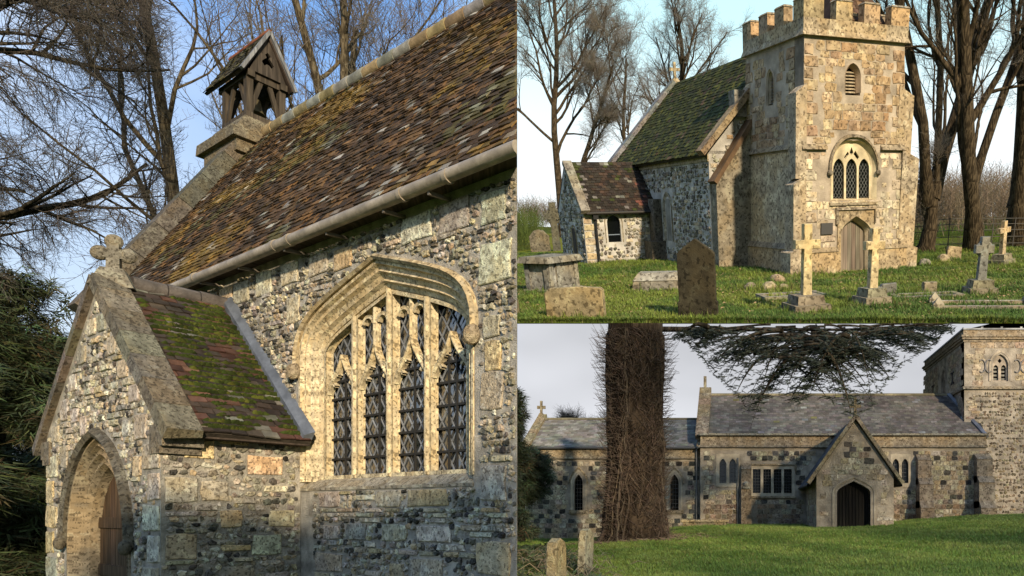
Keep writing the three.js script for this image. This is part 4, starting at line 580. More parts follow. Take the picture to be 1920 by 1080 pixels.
  [-0.46, 0, 0.46].forEach((q) => { const g = new G([1, 1, 1], FT); g.quad([1.78 + q - 0.22, 1.93, -0.185], [1.78 + q + 0.22, 1.93, -0.185], [1.78 + q + 0.22, 3.3, -0.185], [1.78 + q - 0.22, 3.3, -0.185]); part('pane', g, M.dimGlass, window1); const c = new G([0.3, 0.3, 0.28], FT); for (const s of [-1, 1]) for (let k = -3; k < 9; k++) { const b = 1.98 + k * 0.16, x0 = 1.78 + q - 0.17, x1 = x0 + 0.34, m = s * 1.4, f = (x) => b + m * (x - (s > 0 ? x0 : x0)), ya = Math.max(1.98, Math.min(2.88, f(x0))), yb = Math.max(1.98, Math.min(2.88, f(x1))); if (Math.abs(ya - yb) > 0.03) c.beam([x0 + (ya - f(x0)) / m, ya, -0.178], [x0 + (yb - f(x0)) / m, yb, -0.178], 0.012, 0.01, [0, 0, 1]); } part('lead_lattice', c, M.lead, window1); });
  { const g = new G([0.5, 0.43, 0.33], FT); g.hexa([[0.92, 1.8, -0.25], [2.64, 1.8, -0.25], [2.64, 2.02, -0.25], [0.92, 2.02, -0.25], [0.92, 1.8, 0.06], [2.64, 1.8, 0.06], [2.64, 1.86, 0.06], [0.92, 1.86, 0.06]]); part('sill', g, M.stone, window1); }
  // belfry louvres
  const bw = opening(1.73, 0.2, 4.62, 4.98, 5.22, false, 8), bg = new G([0.5, 0.36, 0.24], FT); bg.sweep(bw, [[0.09, 0], [0.08, 0.02], [0, -0.12], [0, -0.2]]); const belf = part('belfry_opening', bg, M.plainStone, tw); for (let i = 0; i < 7; i++) { const y = 4.62 + i * 0.078, g = new G([0.55, 0.47, 0.34], FT); g.hexa([[1.52, y, -0.14], [1.94, y, -0.14], [1.94, y + 0.02, -0.14], [1.52, y + 0.02, -0.14], [1.52, y + 0.04, -0.22], [1.94, y + 0.04, -0.22], [1.94, y + 0.06, -0.22], [1.52, y + 0.06, -0.22]]); part('louvre', g, M.wood, belf); } { const g = new G([0.04, 0.035, 0.03], FT); g.quad([1.5, 4.5, -0.3], [1.96, 4.5, -0.3], [1.96, 5.3, -0.3], [1.5, 5.3, -0.3]); part('backing', g, M.dark, belf); }
  { const g = new G([0.5, 0.4, 0.3], LT), o = opening(-1.95, 0.13, 4.5, 5.05, 5.25, false, 8); g.sweep(o, [[0.1, 0], [0.09, 0.03], [0, -0.1], [0, -0.2]]); const b2 = part('belfry_opening', g, M.plainStone, lw); for (let i = 0; i < 8; i++) { const y = 4.5 + i * 0.085, q = new G([0.3, 0.29, 0.27], LT); q.hexa([[-2.1, y, -0.1], [-1.8, y, -0.1], [-1.8, y + 0.02, -0.1], [-2.1, y + 0.02, -0.1], [-2.1, y + 0.04, -0.18], [-1.8, y + 0.04, -0.18], [-1.8, y + 0.06, -0.18], [-2.1, y + 0.06, -0.18]]); part('louvre', q, M.wood, b2); } const k = new G([0.04, 0.04, 0.04], LT); k.quad([-2.15, 4.4, -0.25], [-1.75, 4.4, -0.25], [-1.75, 5.35, -0.25], [-2.15, 5.35, -0.25]); part('backing', k, M.dark, b2); }
  // west door
  const dm = new G([0.6, 0.48, 0.33], FT), di = opening(1.86, 0.44, -0.3, 1.02, 1.4, true); dm.sweep(di, [[0.12, -0.02], [0.11, 0.03], [0.05, -0.05], [0, -0.14], [0, -0.26]]); const door = part('doorway', dm, M.plainStone, tw);
  { const g = new G([0.56, 0.46, 0.33], FT); g.add(plate([[1.2, -0.3], [2.52, -0.3], [2.52, 1.68], [1.2, 1.68]], [offPath(di, 0.1).map(([x, y], i, a) => [x, i === 0 || i === a.length - 1 ? -0.29 : y])], 0, 0.035)); part('label_frame', g, M.stone, door); const h = new G([0.4, 0.34, 0.27], FT); h.sweep([[1.2, 1.3], [1.2, 1.68], [2.52, 1.68], [2.52, 1.3]], [[-0.02, 0.02], [0, 0.09], [0.06, 0.05], [0.07, 0]]); part('label_mould', h, M.stone, door); }
  for (let i = 0; i < 6; i++) { const a = 1.42 + i * 0.147, b = a + 0.138, g = new G(jit(Rm, [0.32, 0.27, 0.22], 0.2), FT); g.ou = i; const yt = (x) => 1.4 - 0.36 * Math.pow(Math.abs(x - 1.86) / 0.44, 1.7); g.hexa([[a, -0.05, -0.26], [b, -0.05, -0.26], [b, yt(b), -0.26], [a, yt(a), -0.26], [a, -0.05, -0.2], [b, -0.05, -0.2], [b, yt(b), -0.2], [a, yt(a), -0.2]]); part('door_plank', g, M.wood, door); }
  { const g = new G([0.08, 0.075, 0.07], FT); g.box(0.62, 1.02, 1.05, 1.35, 0.01, 0.05); part('plaque', g, M.iron, tw); }
  // buttresses at the corners
  const butt = (name, col, lev) => { const g = new G(col); lev.forEach(([x0, x1, z0, z1, y0, y1, dir]) => { g.box(x0, x1, y0, y1, z0, z1); const h = y1 + 0.22; if (dir < 0) g.hexa([[x0, y1, z0], [x1, y1, z0], [x1, h, z0], [x1 - 0.02, h, z0], [x0, y1, z1], [x1, y1, z1], [x1, h, z1], [x1 - 0.02, h, z1]]); else g.hexa([[x0, y1, z0], [x1, y1, z0], [x0 + 0.02, h, z0], [x0, h, z0], [x0, y1, z1], [x1, y1, z1], [x0 + 0.02, h, z1], [x0, h, z1]]); }); return part(name, g, M.stone, tower); };
  butt('buttress', [0.62, 0.53, 0.42], [[3.4, 4.1, -0.62, 0.06, -0.3, 0.55, 1], [3.38, 3.98, -0.58, 0.0, 0.55, 3.0, 1], [3.2, 3.72, -0.6, -0.08, 3, 4.6, 1]]);
  butt('buttress', [0.62, 0.53, 0.42], [[-0.42, 0.1, -0.5, 0.08, -0.3, 0.6, -1], [-0.3, 0.1, -0.46, 0.03, 0.6, 2.35, -1], [-0.2, 0.14, -0.46, -0.04, 2.5, 4.55, -1]]);
  // ---- nave
  const NX = -1.2, NT = ([u, v, w]) => [NX - w, v, u], ng = new G([0.6, 0.56, 0.5]); ng.box(NX, NX + 0.4, -0.4, 3.38, -12.6, -3.5).box(NX + 0.4, 4.5, -0.4, 3.38, -12.6, -12.3).box(4.1, 4.5, -0.4, 3.38, -12.3, -3.5).box(NX + 0.4, 0.3, -0.4, 3.38, -3.9, -3.5);
  ng.hexa([[NX - 0.1, 3.3, -3.9], [1.65, 3.3, -3.9], [1.65, 6.4, -3.9], [1.6, 6.4, -3.9], [NX - 0.1, 3.3, -3.5], [1.65, 3.3, -3.5], [1.65, 6.4, -3.5], [1.6, 6.4, -3.5]]).hexa([[NX, 3.38, -12.6], [4.5, 3.38, -12.6], [1.66, 6.35, -12.6], [1.64, 6.35, -12.6], [NX, 3.38, -12.3], [4.5, 3.38, -12.3], [1.66, 6.35, -12.3], [1.64, 6.35, -12.3]]);
  const nave = part('nave_wall', ng, M.mortar, tower), flintG = (R) => jit(R, FLINTS[[1, 1, 2, 2, 2, 3, 3, 4][Math.floor(R() * 8)]], 0.25);
  const nl = masonry({ seed: 111, T: NT, x0: -9.9, x1: -3.5, y0: -0.1, y1: 3.1, h: [0.09, 0.15], w: [0.09, 0.2], W: [0.2, 0.4], mix: 0.07, ashlar: towerStone, rubble: flintG, proud: 0.03, loose: 0.3, fill: 800, ok: (x, y) => x < -3.5 && y < 3.08 && !(x > -7.55 && x < -6.65 && y > 0.55 && y < 2.35) && !(x < -7.7 && y < 2.3) });
  const gl = masonry({ seed: 112, T: ([u, v, w]) => [u, v, -3.5 + w], x0: NX, x1: 0.05, y0: -0.1, y1: 4.6, h: [0.1, 0.16], w: [0.1, 0.2], W: [0.2, 0.3], mix: 0.08, ashlar: towerStone, rubble: flintG, proud: 0.03, ok: (x, y) => x > NX && x < 0.05 && y < 3.2 + (x - NX) * 1.0 });
  emit(nave, 'stone', [...nl, ...gl], M.stone, 60, 'nave_flintwork');
  { const g = new G([0.5, 0.46, 0.38], NT), o = opening(-7.1, 0.2, 0.72, 1.85, 2.12, false, 6); g.sweep(o, [[0.2, 0], [0.19, 0.05], [0.05, 0], [0, -0.12], [0, -0.16]]); const w = part('window', g, M.stone, nave), p = new G([0.3, 0.28, 0.24], NT); p.quad([-7.3, 0.72, 0.006], [-6.9, 0.72, 0.006], [-6.9, 2.1, 0.006], [-7.3, 2.1, 0.006]); part('blocking', p, M.mortar, w); }
  { const g = new G([0.55, 0.5, 0.4], NT); g.box(-10, -3.5, 3.1, 3.36, 0, 0.04); part('wall_plate', g, M.stone, nave); }
  const v1 = [0.7013, 0.7128], nrt = ([u, v, w]) => [-1.42 + v * v1[0] - w * v1[1], 3.28 + v * v1[1] + w * v1[0], u], nlen = 4.38;
  const rg = new G([0.09, 0.08, 0.05], nrt); rg.hexa([[-12.7, 0, -0.1], [-3.45, 0, -0.1], [-3.45, nlen, -0.1], [-12.7, nlen, -0.1], [-12.7, 0, 0], [-3.45, 0, 0], [-3.45, nlen, 0], [-12.7, nlen, 0]]); rg.T = ([u, v, w]) => { const q = nrt([u, v, w]); return [3.3 - q[0], q[1], q[2]]; }; rg.hexa([[-12.7, 0, -0.1], [-3.65, 0, -0.1], [-3.65, nlen, -0.1], [-12.7, nlen, -0.1], [-12.7, 0, 0.04], [-3.65, 0, 0.04], [-3.65, nlen, 0.04], [-12.7, nlen, 0.04]]);
  const roof = part('nave_roof', rg, M.tile, tower);
  emit(roof, 'roof_tile', tiles({ seed: 113, T: nrt, u0: -12.6, u1: -3.5, len: nlen, gauge: 0.15, w: 0.2, thick: 0.018, rough: 0.03, color: (r, u, v) => { const n = N2(u * 0.8, v * 0.8, 14); const c = r() < 0.16 - 0.2 * n ? [0.15, 0.1, 0.06] : r() < 0.5 ? [0.075, 0.082, 0.018] : r() < 0.6 ? [0.115, 0.115, 0.026] : [0.052, 0.056, 0.018]; return jit(r, c, 0.35); } }), M.tile, 110, 'mossy_tiles');
  for (const [z0, z1, col, nm] of [[-13.0, -12.55, [0.3, 0.32, 0.36], 0], [-3.62, -3.2, [0.4, 0.32, 0.22], 1]]) for (let v = 0; v < nlen - (nm ? 1.9 : 0); v += 0.55) { const g = new G(jit(Rm, col, 0.15), nrt); g.box(z0, z1, v - 0.05, v + 0.49, 0, 0.18); part('coping_stone', g, M.stone, roof); }
  { const g = new G([0.62, 0.53, 0.38]); g.hexa([[1.3, 6.25, -12.98], [2.0, 6.25, -12.98], [1.7, 6.6, -12.9], [1.6, 6.6, -12.9], [1.3, 6.25, -12.55], [2.0, 6.25, -12.55], [1.7, 6.6, -12.65], [1.6, 6.6, -12.65]]).box(1.6, 1.7, 6.55, 7.15, -12.82, -12.72).box(1.43, 1.87, 6.84, 6.95, -12.81, -12.73); part('gable_cross', g, M.stone, tower); }
  { const g = new G([0.38, 0.34, 0.28]); g.hexa([[-1.15, -0.3, -3.52], [0.1, -0.3, -3.52], [0.1, 4.1, -3.52], [-1.15, 2.5, -3.52], [-1.15, -0.3, -3.12], [0.1, -0.3, -3.12], [0.1, 4.1, -3.12], [-1.15, 2.5, -3.12]]); const b = part('buttress', g, M.stone, tower), c = new G([0.26, 0.16, 0.09]); c.beam([-1.2, 2.5, -3.3], [0.1, 4.17, -3.3], 0.52, 0.13, [0, 1, 0]); part('buttress_coping', c, M.tile, b); }
  { const g = new G([0.34, 0.33, 0.32]); g.box(-0.35, 0.05, 4.3, 5.0, -3.75, -3.35); part('chimney_block', g, M.stone, tower); }
  // ---- vestry
  const VX = -3.95, VZ = -8.3, VB = -11.7, VC = -10, vw = opening(-2.85, 0.24, 0.7, 1.36, 1.6, false, 6), vg = new G([0.6, 0.56, 0.5]); vg.T = ([x, y, z]) => [x, y, z + VZ]; vg.add(plate([[VX, -0.4], [NX, -0.4], [NX, 1.78], [VX, 1.78]], [vw], -0.35, 0)); vg.T = ([u, v, w]) => [VX - w, v, u]; vg.add(plate([[VB, -0.4], [VZ - 0.002, -0.4], [VZ - 0.002, 1.78], [VC, 3.35], [VB, 1.78]], [], -0.35, 0)); vg.T = null; vg.box(VX + 0.35, NX, -0.4, 1.78, VB, VB + 0.3);
  const ves = part('vestry', vg, M.mortar, tower), qs = []; for (let y = -0.1; y < 1.7; y += 0.24) qs.push([VX + 0.15 + (Math.round(y / 0.24) % 2) * 0.05, y + 0.12, 0.28 + (Math.round(y / 0.24) % 2) * 0.1, 0.22]);
  const vf = masonry({ seed: 121, T: ([u, v, w]) => [u, v, VZ + w], x0: VX, x1: NX, y0: -0.1, y1: 1.72, h: [0.09, 0.14], w: [0.09, 0.19], W: [0.2, 0.3], mix: 0.05, blocks: qs, ashlar: towerStone, rubble: flintG, proud: 0.03, fill: 400, ok: (x, y) => x > VX && x < NX && y < 1.7 && !(Math.abs(x + 2.85) < 0.36 && y > 0.65 && y < 1.75) });
  const vs = masonry({ seed: 122, T: ([u, v, w]) => [VX - w, v, u], x0: VB, x1: VZ, y0: -0.1, y1: 3.1, h: [0.1, 0.15], w: [0.1, 0.2], W: [0.2, 0.3], mix: 0.08, ashlar: towerStone, rubble: flintG, proud: 0.03, ok: (x, y) => x > VB && x < VZ && y < 3.2 - 0.9 * Math.abs(x - VC) && !(Math.abs(x + 9.7) < 0.35 && y < 1.35) });
  emit(ves, 'stone', [...vf, ...vs], M.stone, 50, 'vestry_flintwork');
  { const g = new G([0.52, 0.47, 0.38], ([x, y, z]) => [x, y, z + VZ]); g.sweep(vw, [[0.1, 0], [0.09, 0.03], [0, -0.06], [0, -0.14]]); const w = part('window', g, M.stone, ves), p = new G([1, 1, 1], g.T); p.quad([-3.11, 0.68, -0.12], [-2.59, 0.68, -0.12], [-2.59, 1.64, -0.12], [-3.11, 1.64, -0.12]); part('pane', p, M.dimGlass, w); const b = new G([0.2, 0.24, 0.3], g.T); b.beam([-3.1, 0.95, -0.1], [-2.6, 0.95, -0.1], 0.025, 0.03); part('glazing_bar', b, M.iron, w); }
  { const g = new G([0.5, 0.42, 0.3], ([u, v, w]) => [VX - w, v, u]); g.sweep(opening(-9.7, 0.22, -0.2, 0.95, 1.2, false, 5), [[0.1, 0], [0.09, 0.04], [0, -0.03], [0, -0.1]]); const d = part('doorway', g, M.stone, ves), q = new G([0.1, 0.08, 0.06], g.T); q.box(-9.92, -9.48, -0.2, 1.18, 0.002, 0.02); part('door', q, M.wood, d); }
  const L2 = Math.hypot(1.87, 1.65), vr = ([u, v, w]) => [u, 1.72 + v * 1.65 / L2 + w * 1.87 / L2, VZ + 0.17 - v * 1.87 / L2 + w * 1.65 / L2], vrg = new G([0.1, 0.07, 0.05], vr); vrg.hexa([[VX, 0, -0.07], [NX, 0, -0.07], [NX, L2, -0.07], [VX, L2, -0.07], [VX, 0, 0], [NX, 0, 0], [NX, L2, 0], [VX, L2, 0]]); vrg.T = ([u, v, w]) => { const q = vr([u, v, w]); return [q[0], q[1], 2 * VC - q[2]]; }; vrg.hexa([[VX, 0, -0.07], [NX, 0, -0.07], [NX, L2, -0.07], [VX, L2, -0.07], [VX, 0, 0.03], [NX, 0, 0.03], [NX, L2, 0.03], [VX, L2, 0.03]]);
  const vroof = part('vestry_roof', vrg, M.tile, tower); emit(vroof, 'roof_tile', tiles({ seed: 123, T: vr, u0: VX + 0.1, u1: NX, len: L2, gauge: 0.13, w: 0.17, thick: 0.016, rough: 0.025, color: (r, u, v) => { const q = Math.min(0.99, Math.max(0, (N2(u * 2.5, v * 2, 48) - 0.5) * 1.4 + 0.5 + (r() - 0.5) * 0.6)); return jit(r, q < 0.06 ? [0.3, 0.12, 0.08] : q < 0.4 ? [0.11, 0.07, 0.045] : q < 0.82 ? [0.065, 0.05, 0.036] : q < 0.88 ? [0.28, 0.25, 0.2] : [0.08, 0.09, 0.025], 0.25); } }), M.tile, 90, 'vestry_tiles');
  for (let v = 0; v < L2; v += 0.5) { const g = new G(jit(Rm, [0.34, 0.32, 0.28], 0.15), vr); g.box(VX - 0.1, VX + 0.22, v - 0.05, v + 0.44, -0.02, 0.13); part('coping_stone', g, M.stone, vroof); }
  { const g = new G([0.03, 0.03, 0.03]); g.tube([[VX + 0.42, -0.1, VZ + 0.1], [VX + 0.42, 1.5, VZ + 0.1]], 0.045, 8); g.box(VX + 0.33, VX + 0.51, 1.48, 1.66, VZ + 0.02, VZ + 0.2); part('downpipe', g, M.iron, ves); const h = new G([0.05, 0.045, 0.04]); h.tube([[VX + 0.1, 1.68, VZ + 0.2], [NX, 1.68, VZ + 0.2]], 0.05, 8); part('gutter', h, M.iron, vroof); }
  { const g = new G([0.22, 0.2, 0.18]); g.box(-1.5, -1.2, -0.3, 2.1, -8.28, -7.75).box(-1.75, -1.2, -0.3, 0.7, -8.28, -7.5); part('buttress', g, M.stone, tower); }
}

// ---------------- graves ----------------
const grave = (name, label, cat, x, z, turn, g, tilt = 0, m = M.stone, group) => { const t = thing(name, label, cat, TR, [x, onBank(x, z) - 0.02, z], turn, group); t.rotateZ(tilt); part(name.includes('cross') ? 'cross' : 'stone', g, m, t); return t; };
const slabGeo = (w, h, d, top, col) => { // upright slab with a shaped head
  const P = [[-w / 2, 0], [w / 2, 0], ...top(w, h)]; const g = new G(col); g.add(plate(P, [], -d / 2, d / 2, 0.012)); return g;
};
const crossGeo = (h, arm, r, d, col, ringed = false) => { const g = new G(col), ya = h * 0.72, P = [[-r * 1.15, 0], [r * 1.15, 0], [r, ya - r], [arm, ya - r], [arm, ya + r], [r, ya + r], [r, h], [-r, h], [-r, ya + r], [-arm, ya + r], [-arm, ya - r], [-r, ya - r]]; g.add(plate(P, [], -d / 2, d / 2, 0.01)); if (ringed) g.add(new THREE.TorusGeometry(arm * 0.72, r * 0.45, 6, 20).translate(0, ya, 0)); return g; };
{
  const dark = [0.3, 0.27, 0.22];
  grave('headstone', 'tall lichened headstone with pointed top, darkened as if in shade, largest in the churchyard', 'headstone', -5.84, 5.98, -0.61, slabGeo(0.74, 1.42, 0.15, (w, h) => [[w / 2, 0.32], [w / 2 - 0.03, 0.36], [w / 2 - 0.03, h - 0.26], [w / 2 - 0.08, h - 0.2], [0, h], [-w / 2 + 0.08, h - 0.2], [-w / 2 + 0.03, h - 0.26], [-w / 2 + 0.03, 0.36], [-w / 2, 0.32]], [0.075, 0.068, 0.048]));  // lichened stone; base colour also darkened to stand for a shaded face
  grave('headstone', 'low broad sandy headstone at the front of the churchyard, left of centre', 'headstone', -7.78, 4.7, -0.61, slabGeo(1.12, 0.62, 0.16, (w, h) => [[w / 2, h - 0.06], [w / 2 - 0.05, h - 0.02], [0.1, h], [-w / 2 + 0.1, h - 0.03], [-w / 2, h - 0.12]], [0.5, 0.42, 0.27]));
  grave('headstone', 'round-topped brown headstone at the left edge of the churchyard', 'headstone', -8.95, 3.5, -0.5, slabGeo(0.7, 0.55, 0.14, (w, h) => [[w / 2, h - 0.2], [w / 3, h - 0.05], [0, h], [-w / 3, h - 0.05], [-w / 2, h - 0.2]], [0.38, 0.32, 0.2]));
  grave('headstone', 'small grey headstone behind the chest tomb at left edge', 'headstone', -8.62, -0.9, -0.6, slabGeo(0.5, 0.95, 0.12, (w, h) => [[w / 2, h - 0.2], [w / 4, h - 0.04], [0, h], [-w / 4, h - 0.04], [-w / 2, h - 0.2]], dark));
  grave('headstone', 'small round-topped headstone far back beside the left-hand trees', 'headstone', -3.6, -17.5, -0.5, slabGeo(0.9, 1, 0.15, (w, h) => [[w / 2, h - 0.3], [w / 4, h - 0.05], [0, h], [-w / 4, h - 0.05], [-w / 2, h - 0.3]], dark));
  const c0 = grave('stone_cross', 'dark ringed cross far back beside the vestry gable', 'grave cross', -2.95, -17, -0.5, crossGeo(2.1, 0.42, 0.14, 0.2, [0.2, 0.2, 0.17], true));
  // chest tomb
  const ct = thing('chest_tomb', 'grey stone chest tomb with panelled sides and overhanging lid', 'tomb', TR, [-7.02, -0.03, -0.35], 0.62), body = new G([0.5, 0.5, 0.5]); body.box(-0.52, 0.52, 0.1, 0.74, -0.36, 0.36).box(-0.6, 0.6, -0.1, 0.12, -0.44, 0.44); part('chest', body, M.stone, ct);
  for (const x of [-0.46, -0.2, 0.46]) { const g = new G([0.44, 0.44, 0.42]); g.box(x - 0.07, x + 0.07, 0.12, 0.74, 0.33, 0.4); part('pilaster', g, M.stone, ct); } for (const z of [-0.3, 0.3]) { const g = new G([0.38, 0.39, 0.4]); g.box(-0.56, -0.5, 0.12, 0.74, z - 0.07, z + 0.07); part('pilaster', g, M.stone, ct); }
  { const g = new G([0.36, 0.35, 0.33]); g.box(-0.1, 0.36, 0.2, 0.66, 0.35, 0.375); part('panel', g, M.stone, ct); const l = new G([0.34, 0.33, 0.3]); l.hexa([[-0.66, 0.74, -0.5], [0.66, 0.74, -0.5], [0.6, 0.88, -0.44], [-0.6, 0.88, -0.44], [-0.66, 0.74, 0.5], [0.66, 0.74, 0.5], [0.6, 0.88, 0.44], [-0.6, 0.88, 0.44]]); part('lid', l, M.stone, ct); }
  { const t = thing('ledger_tomb', 'low weathered coped tomb slab behind the tall pointed headstone', 'tomb', TR, [-4.78, -0.03, 1.15], -0.5), g = new G([0.42, 0.4, 0.36]); g.hexa([[-0.62, -0.05, -0.45], [0.62, -0.05, -0.45], [0.56, 0.3, -0.4], [-0.56, 0.3, -0.4], [-0.62, -0.05, 0.45], [0.62, -0.05, 0.45], [0.56, 0.3, 0.4], [-0.56, 0.3, 0.4]]); part('base', g, M.stone, t); const h = new G([0.47, 0.45, 0.4]); h.hexa([[-0.58, 0.3, -0.42], [0.58, 0.3, -0.42], [0.46, 0.47, -0.2], [-0.46, 0.47, -0.2], [-0.58, 0.3, 0.42], [0.58, 0.3, 0.42], [0.46, 0.47, 0.2], [-0.46, 0.47, 0.2]]); part('coped_lid', h, M.stone, t); }
  const stepCross = (label, x, z, turn, h, arm, r, col, sc, ringed) => { const t = thing('stone_cross', label, 'grave cross', TR, [x, onBank(x, z) - 0.03, z], turn), R = rng(Math.round(x * 50 + 900)); [[0.38, 0, 0.2], [0.28, 0.2, 0.36]].forEach(([w, a, b], i) => { const g = new G(jit(R, [0.4, 0.36, 0.27], 0.12)); g.ou = i; w *= sc; g.hexa([[-w, a - (i ? 0 : 0.08), -w], [w, a - (i ? 0 : 0.08), -w], [w - 0.02, b, -w + 0.02], [-w + 0.02, b, -w + 0.02], [-w, a - (i ? 0 : 0.08), w], [w, a - (i ? 0 : 0.08), w], [w - 0.02, b, w - 0.02], [-w + 0.02, b, w - 0.02]]); part('step', g, M.stone, t); }); const c = crossGeo(h - 0.36, arm, r, r * 1.9, col, ringed); c.p.forEach((_, i) => { if (i % 3 === 1) c.p[i] += 0.35; }); part('cross', c, M.stone, t); return t; };
  stepCross('tall sandy stone cross on two steps, left of the tower door', -3.78, 6.4, -0.15, 1.62, 0.25, 0.08, [0.85, 0.72, 0.45], 1, false);
  stepCross('sandy stone cross on two steps, right of the tower door', -2.32, 6.5, -0.1, 1.46, 0.21, 0.078, [0.88, 0.74, 0.48], 0.8, false);
  stepCross('dark grey wheel-headed cross at the right of the churchyard', 0.72, 6.3, -0.45, 1.24, 0.2, 0.085, [0.34, 0.35, 0.34], 0.85, true);
  { const t = stepCross('pale leaning cross near the fence at the right edge', 6.2, 1.5, 0.2, 1.3, 0.27, 0.075, [0.74, 0.6, 0.42], 0.8, false); t.rotateZ(0.08); }
  const rock = (label, x, z, s, col, cat = 'stone') => { const t = thing('boulder', label, cat, TR, [x, onBank(x, z) + s * 0.2, z], x * 3), q = new THREE.IcosahedronGeometry(s, 2), a = q.attributes.position; for (let i = 0; i < a.count; i++) { const k = 0.75 + 0.5 * N2(a.getX(i) * 2.5 / s + x, a.getY(i) * 2.5 / s + a.getZ(i) * 1.7 / s, 19); a.setXYZ(i, a.getX(i) * k, a.getY(i) * k * 0.9, a.getZ(i) * k); } const g = new G(col); g.add(q); part('rock', g, M.stone, t); };
  rock('small round stone, leftmost of three by the tower base', -3.02, 2.6, 0.16, [0.4, 0.34, 0.26]); rock('pale stone, largest of three by the tower base', -2.72, 3.0, 0.2, [0.62, 0.52, 0.34]); rock('small stone, rightmost of three by the tower base', -2.4, 3.15, 0.14, [0.55, 0.45, 0.3]); rock('rough rubble lump at the foot of the left tower buttress', -1.7, 1.6, 0.22, [0.5, 0.38, 0.26]);
  grave('headstone', 'small pale headstone by the right-hand tree trunks, larger of a pair', 'headstone', 6.35, -0.8, -0.3, slabGeo(0.5, 0.5, 0.15, (w, h) => [[w / 2, h - 0.05], [-w / 2 + 0.05, h], [-w / 2, h - 0.1]], [0.6, 0.48, 0.32])); rock('pale rounded stone beside the small headstone near the tree trunks', 5.75, -0.6, 0.24, [0.56, 0.46, 0.32]); rock('grey stone at the foot of the tower\'s right buttress', 4.65, -0.2, 0.2, [0.44, 0.42, 0.36]);
  grave('headstone', 'stub of dark headstone right of the second cross', 'headstone', -1.0, 5.3, -0.3, slabGeo(0.42, 0.3, 0.14, (w, h) => [[w / 2 - 0.04, h], [-w / 2 + 0.06, h - 0.02], [-w / 2, h - 0.1]], [0.3, 0.3, 0.28])); grave('headstone', 'small square grey stone left of the wheel-headed cross', 'headstone', -0.1, 5.6, -0.3, slabGeo(0.3, 0.32, 0.16, (w, h) => [[w / 2, h], [-w / 2, h]], [0.44, 0.38, 0.28]));
  const kerb = (label, x, z, turn, w, l, posts) => { const t = thing('grave_kerb', label, 'grave kerb', TR, [x, onBank(x, z) - 0.02, z], turn), R = rng(Math.round(900 + x * 30)); for (const [a, b, c, d] of [[-w, w, -l, -l + 0.13], [-w, w, l - 0.13, l], [-w, -w + 0.13, -l + 0.13, l - 0.13], [w - 0.13, w, -l + 0.13, l - 0.13]]) { const g = new G(jit(R, [0.44, 0.42, 0.36], 0.12)); g.box(a, b, -0.08, 0.13, c, d); part('kerb_stone', g, M.stone, t); } if (posts) for (const s of [-1, 1]) for (const e of [-1, 1]) { const g = new G([0.46, 0.44, 0.38]), cx = s * (w - 0.06), cz = e * (l - 0.06); g.box(cx - 0.1, cx + 0.1, -0.08, 0.17, cz - 0.1, cz + 0.1); for (const [i, j] of [[0, 1], [1, 2], [2, 3], [3, 0]]) { const q = [[-0.1, -0.1], [0.1, -0.1], [0.1, 0.1], [-0.1, 0.1]]; g.tri([cx + q[i][0], 0.17, cz + q[i][1]], [cx + q[j][0], 0.17, cz + q[j][1]], [cx, 0.3, cz]); } part('corner_post', g, M.stone, t); } };
  kerb('kerbed grave with pointed corner posts at the right front of the churchyard', -0.75, 7.95, -0.62, 0.95, 0.45, true); kerb('plain kerbed grave behind the tall sandy cross', -3.0, 4.5, -0.2, 0.7, 0.35, false); kerb('plain kerbed grave left of the wheel-headed cross', -0.6, 6.1, -0.3, 0.75, 0.3, false);
}
// gravel path at the front
{ const g = new G([0.8, 0.7, 0.55]), R = rng(3); for (let i = 0; i < 16; i++) for (let j = 0; j < 3; j++) { const q = (s, k) => { const [x, z] = bankAt(s, k); return [x, bankY(x, z, k) + 0.012, z]; }, s0 = 0.2 + i * 0.012, s1 = s0 + 0.012, k0 = 1.015 + j * 0.022, k1 = k0 + 0.022; g.quad(q(s0, k0), q(s1, k0), q(s1, k1), q(s0, k1)); } const m = structure('gravel_path', g, M.earth); m.applyMatrix4(TR); }
// turf blades
const RT = rng(5), tuftGeo = (() => { const g = new G(), R = rng(17); for (let i = 0; i < 9; i++) { const a = R() * 6.283, r = R() * 0.05, x = Math.cos(a) * r, z = Math.sin(a) * r, b = R() * 6.283, l = 0.03 + R() * 0.05, h = 0.05 + R() * 0.06, w = 0.005; const c = 0.7 + 0.5 * R(); g.col = [c, c, c * 0.8]; const p = [x + Math.cos(b) * l * 0.35, h * 0.6, z + Math.sin(b) * l * 0.35], q = [x + Math.cos(b) * l, h, z + Math.sin(b) * l], s = [-Math.sin(b) * w, 0, Math.cos(b) * w]; const A = [x - s[0], 0, z - s[2]], B = [x + s[0], 0, z + s[2]], C = [p[0] + s[0] * 0.8, p[1], p[2] + s[2] * 0.8], D = [p[0] - s[0] * 0.8, p[1], p[2] - s[2] * 0.8]; g.quad(A, B, C, D); g.tri(D, C, q); } return g.geo(); })();
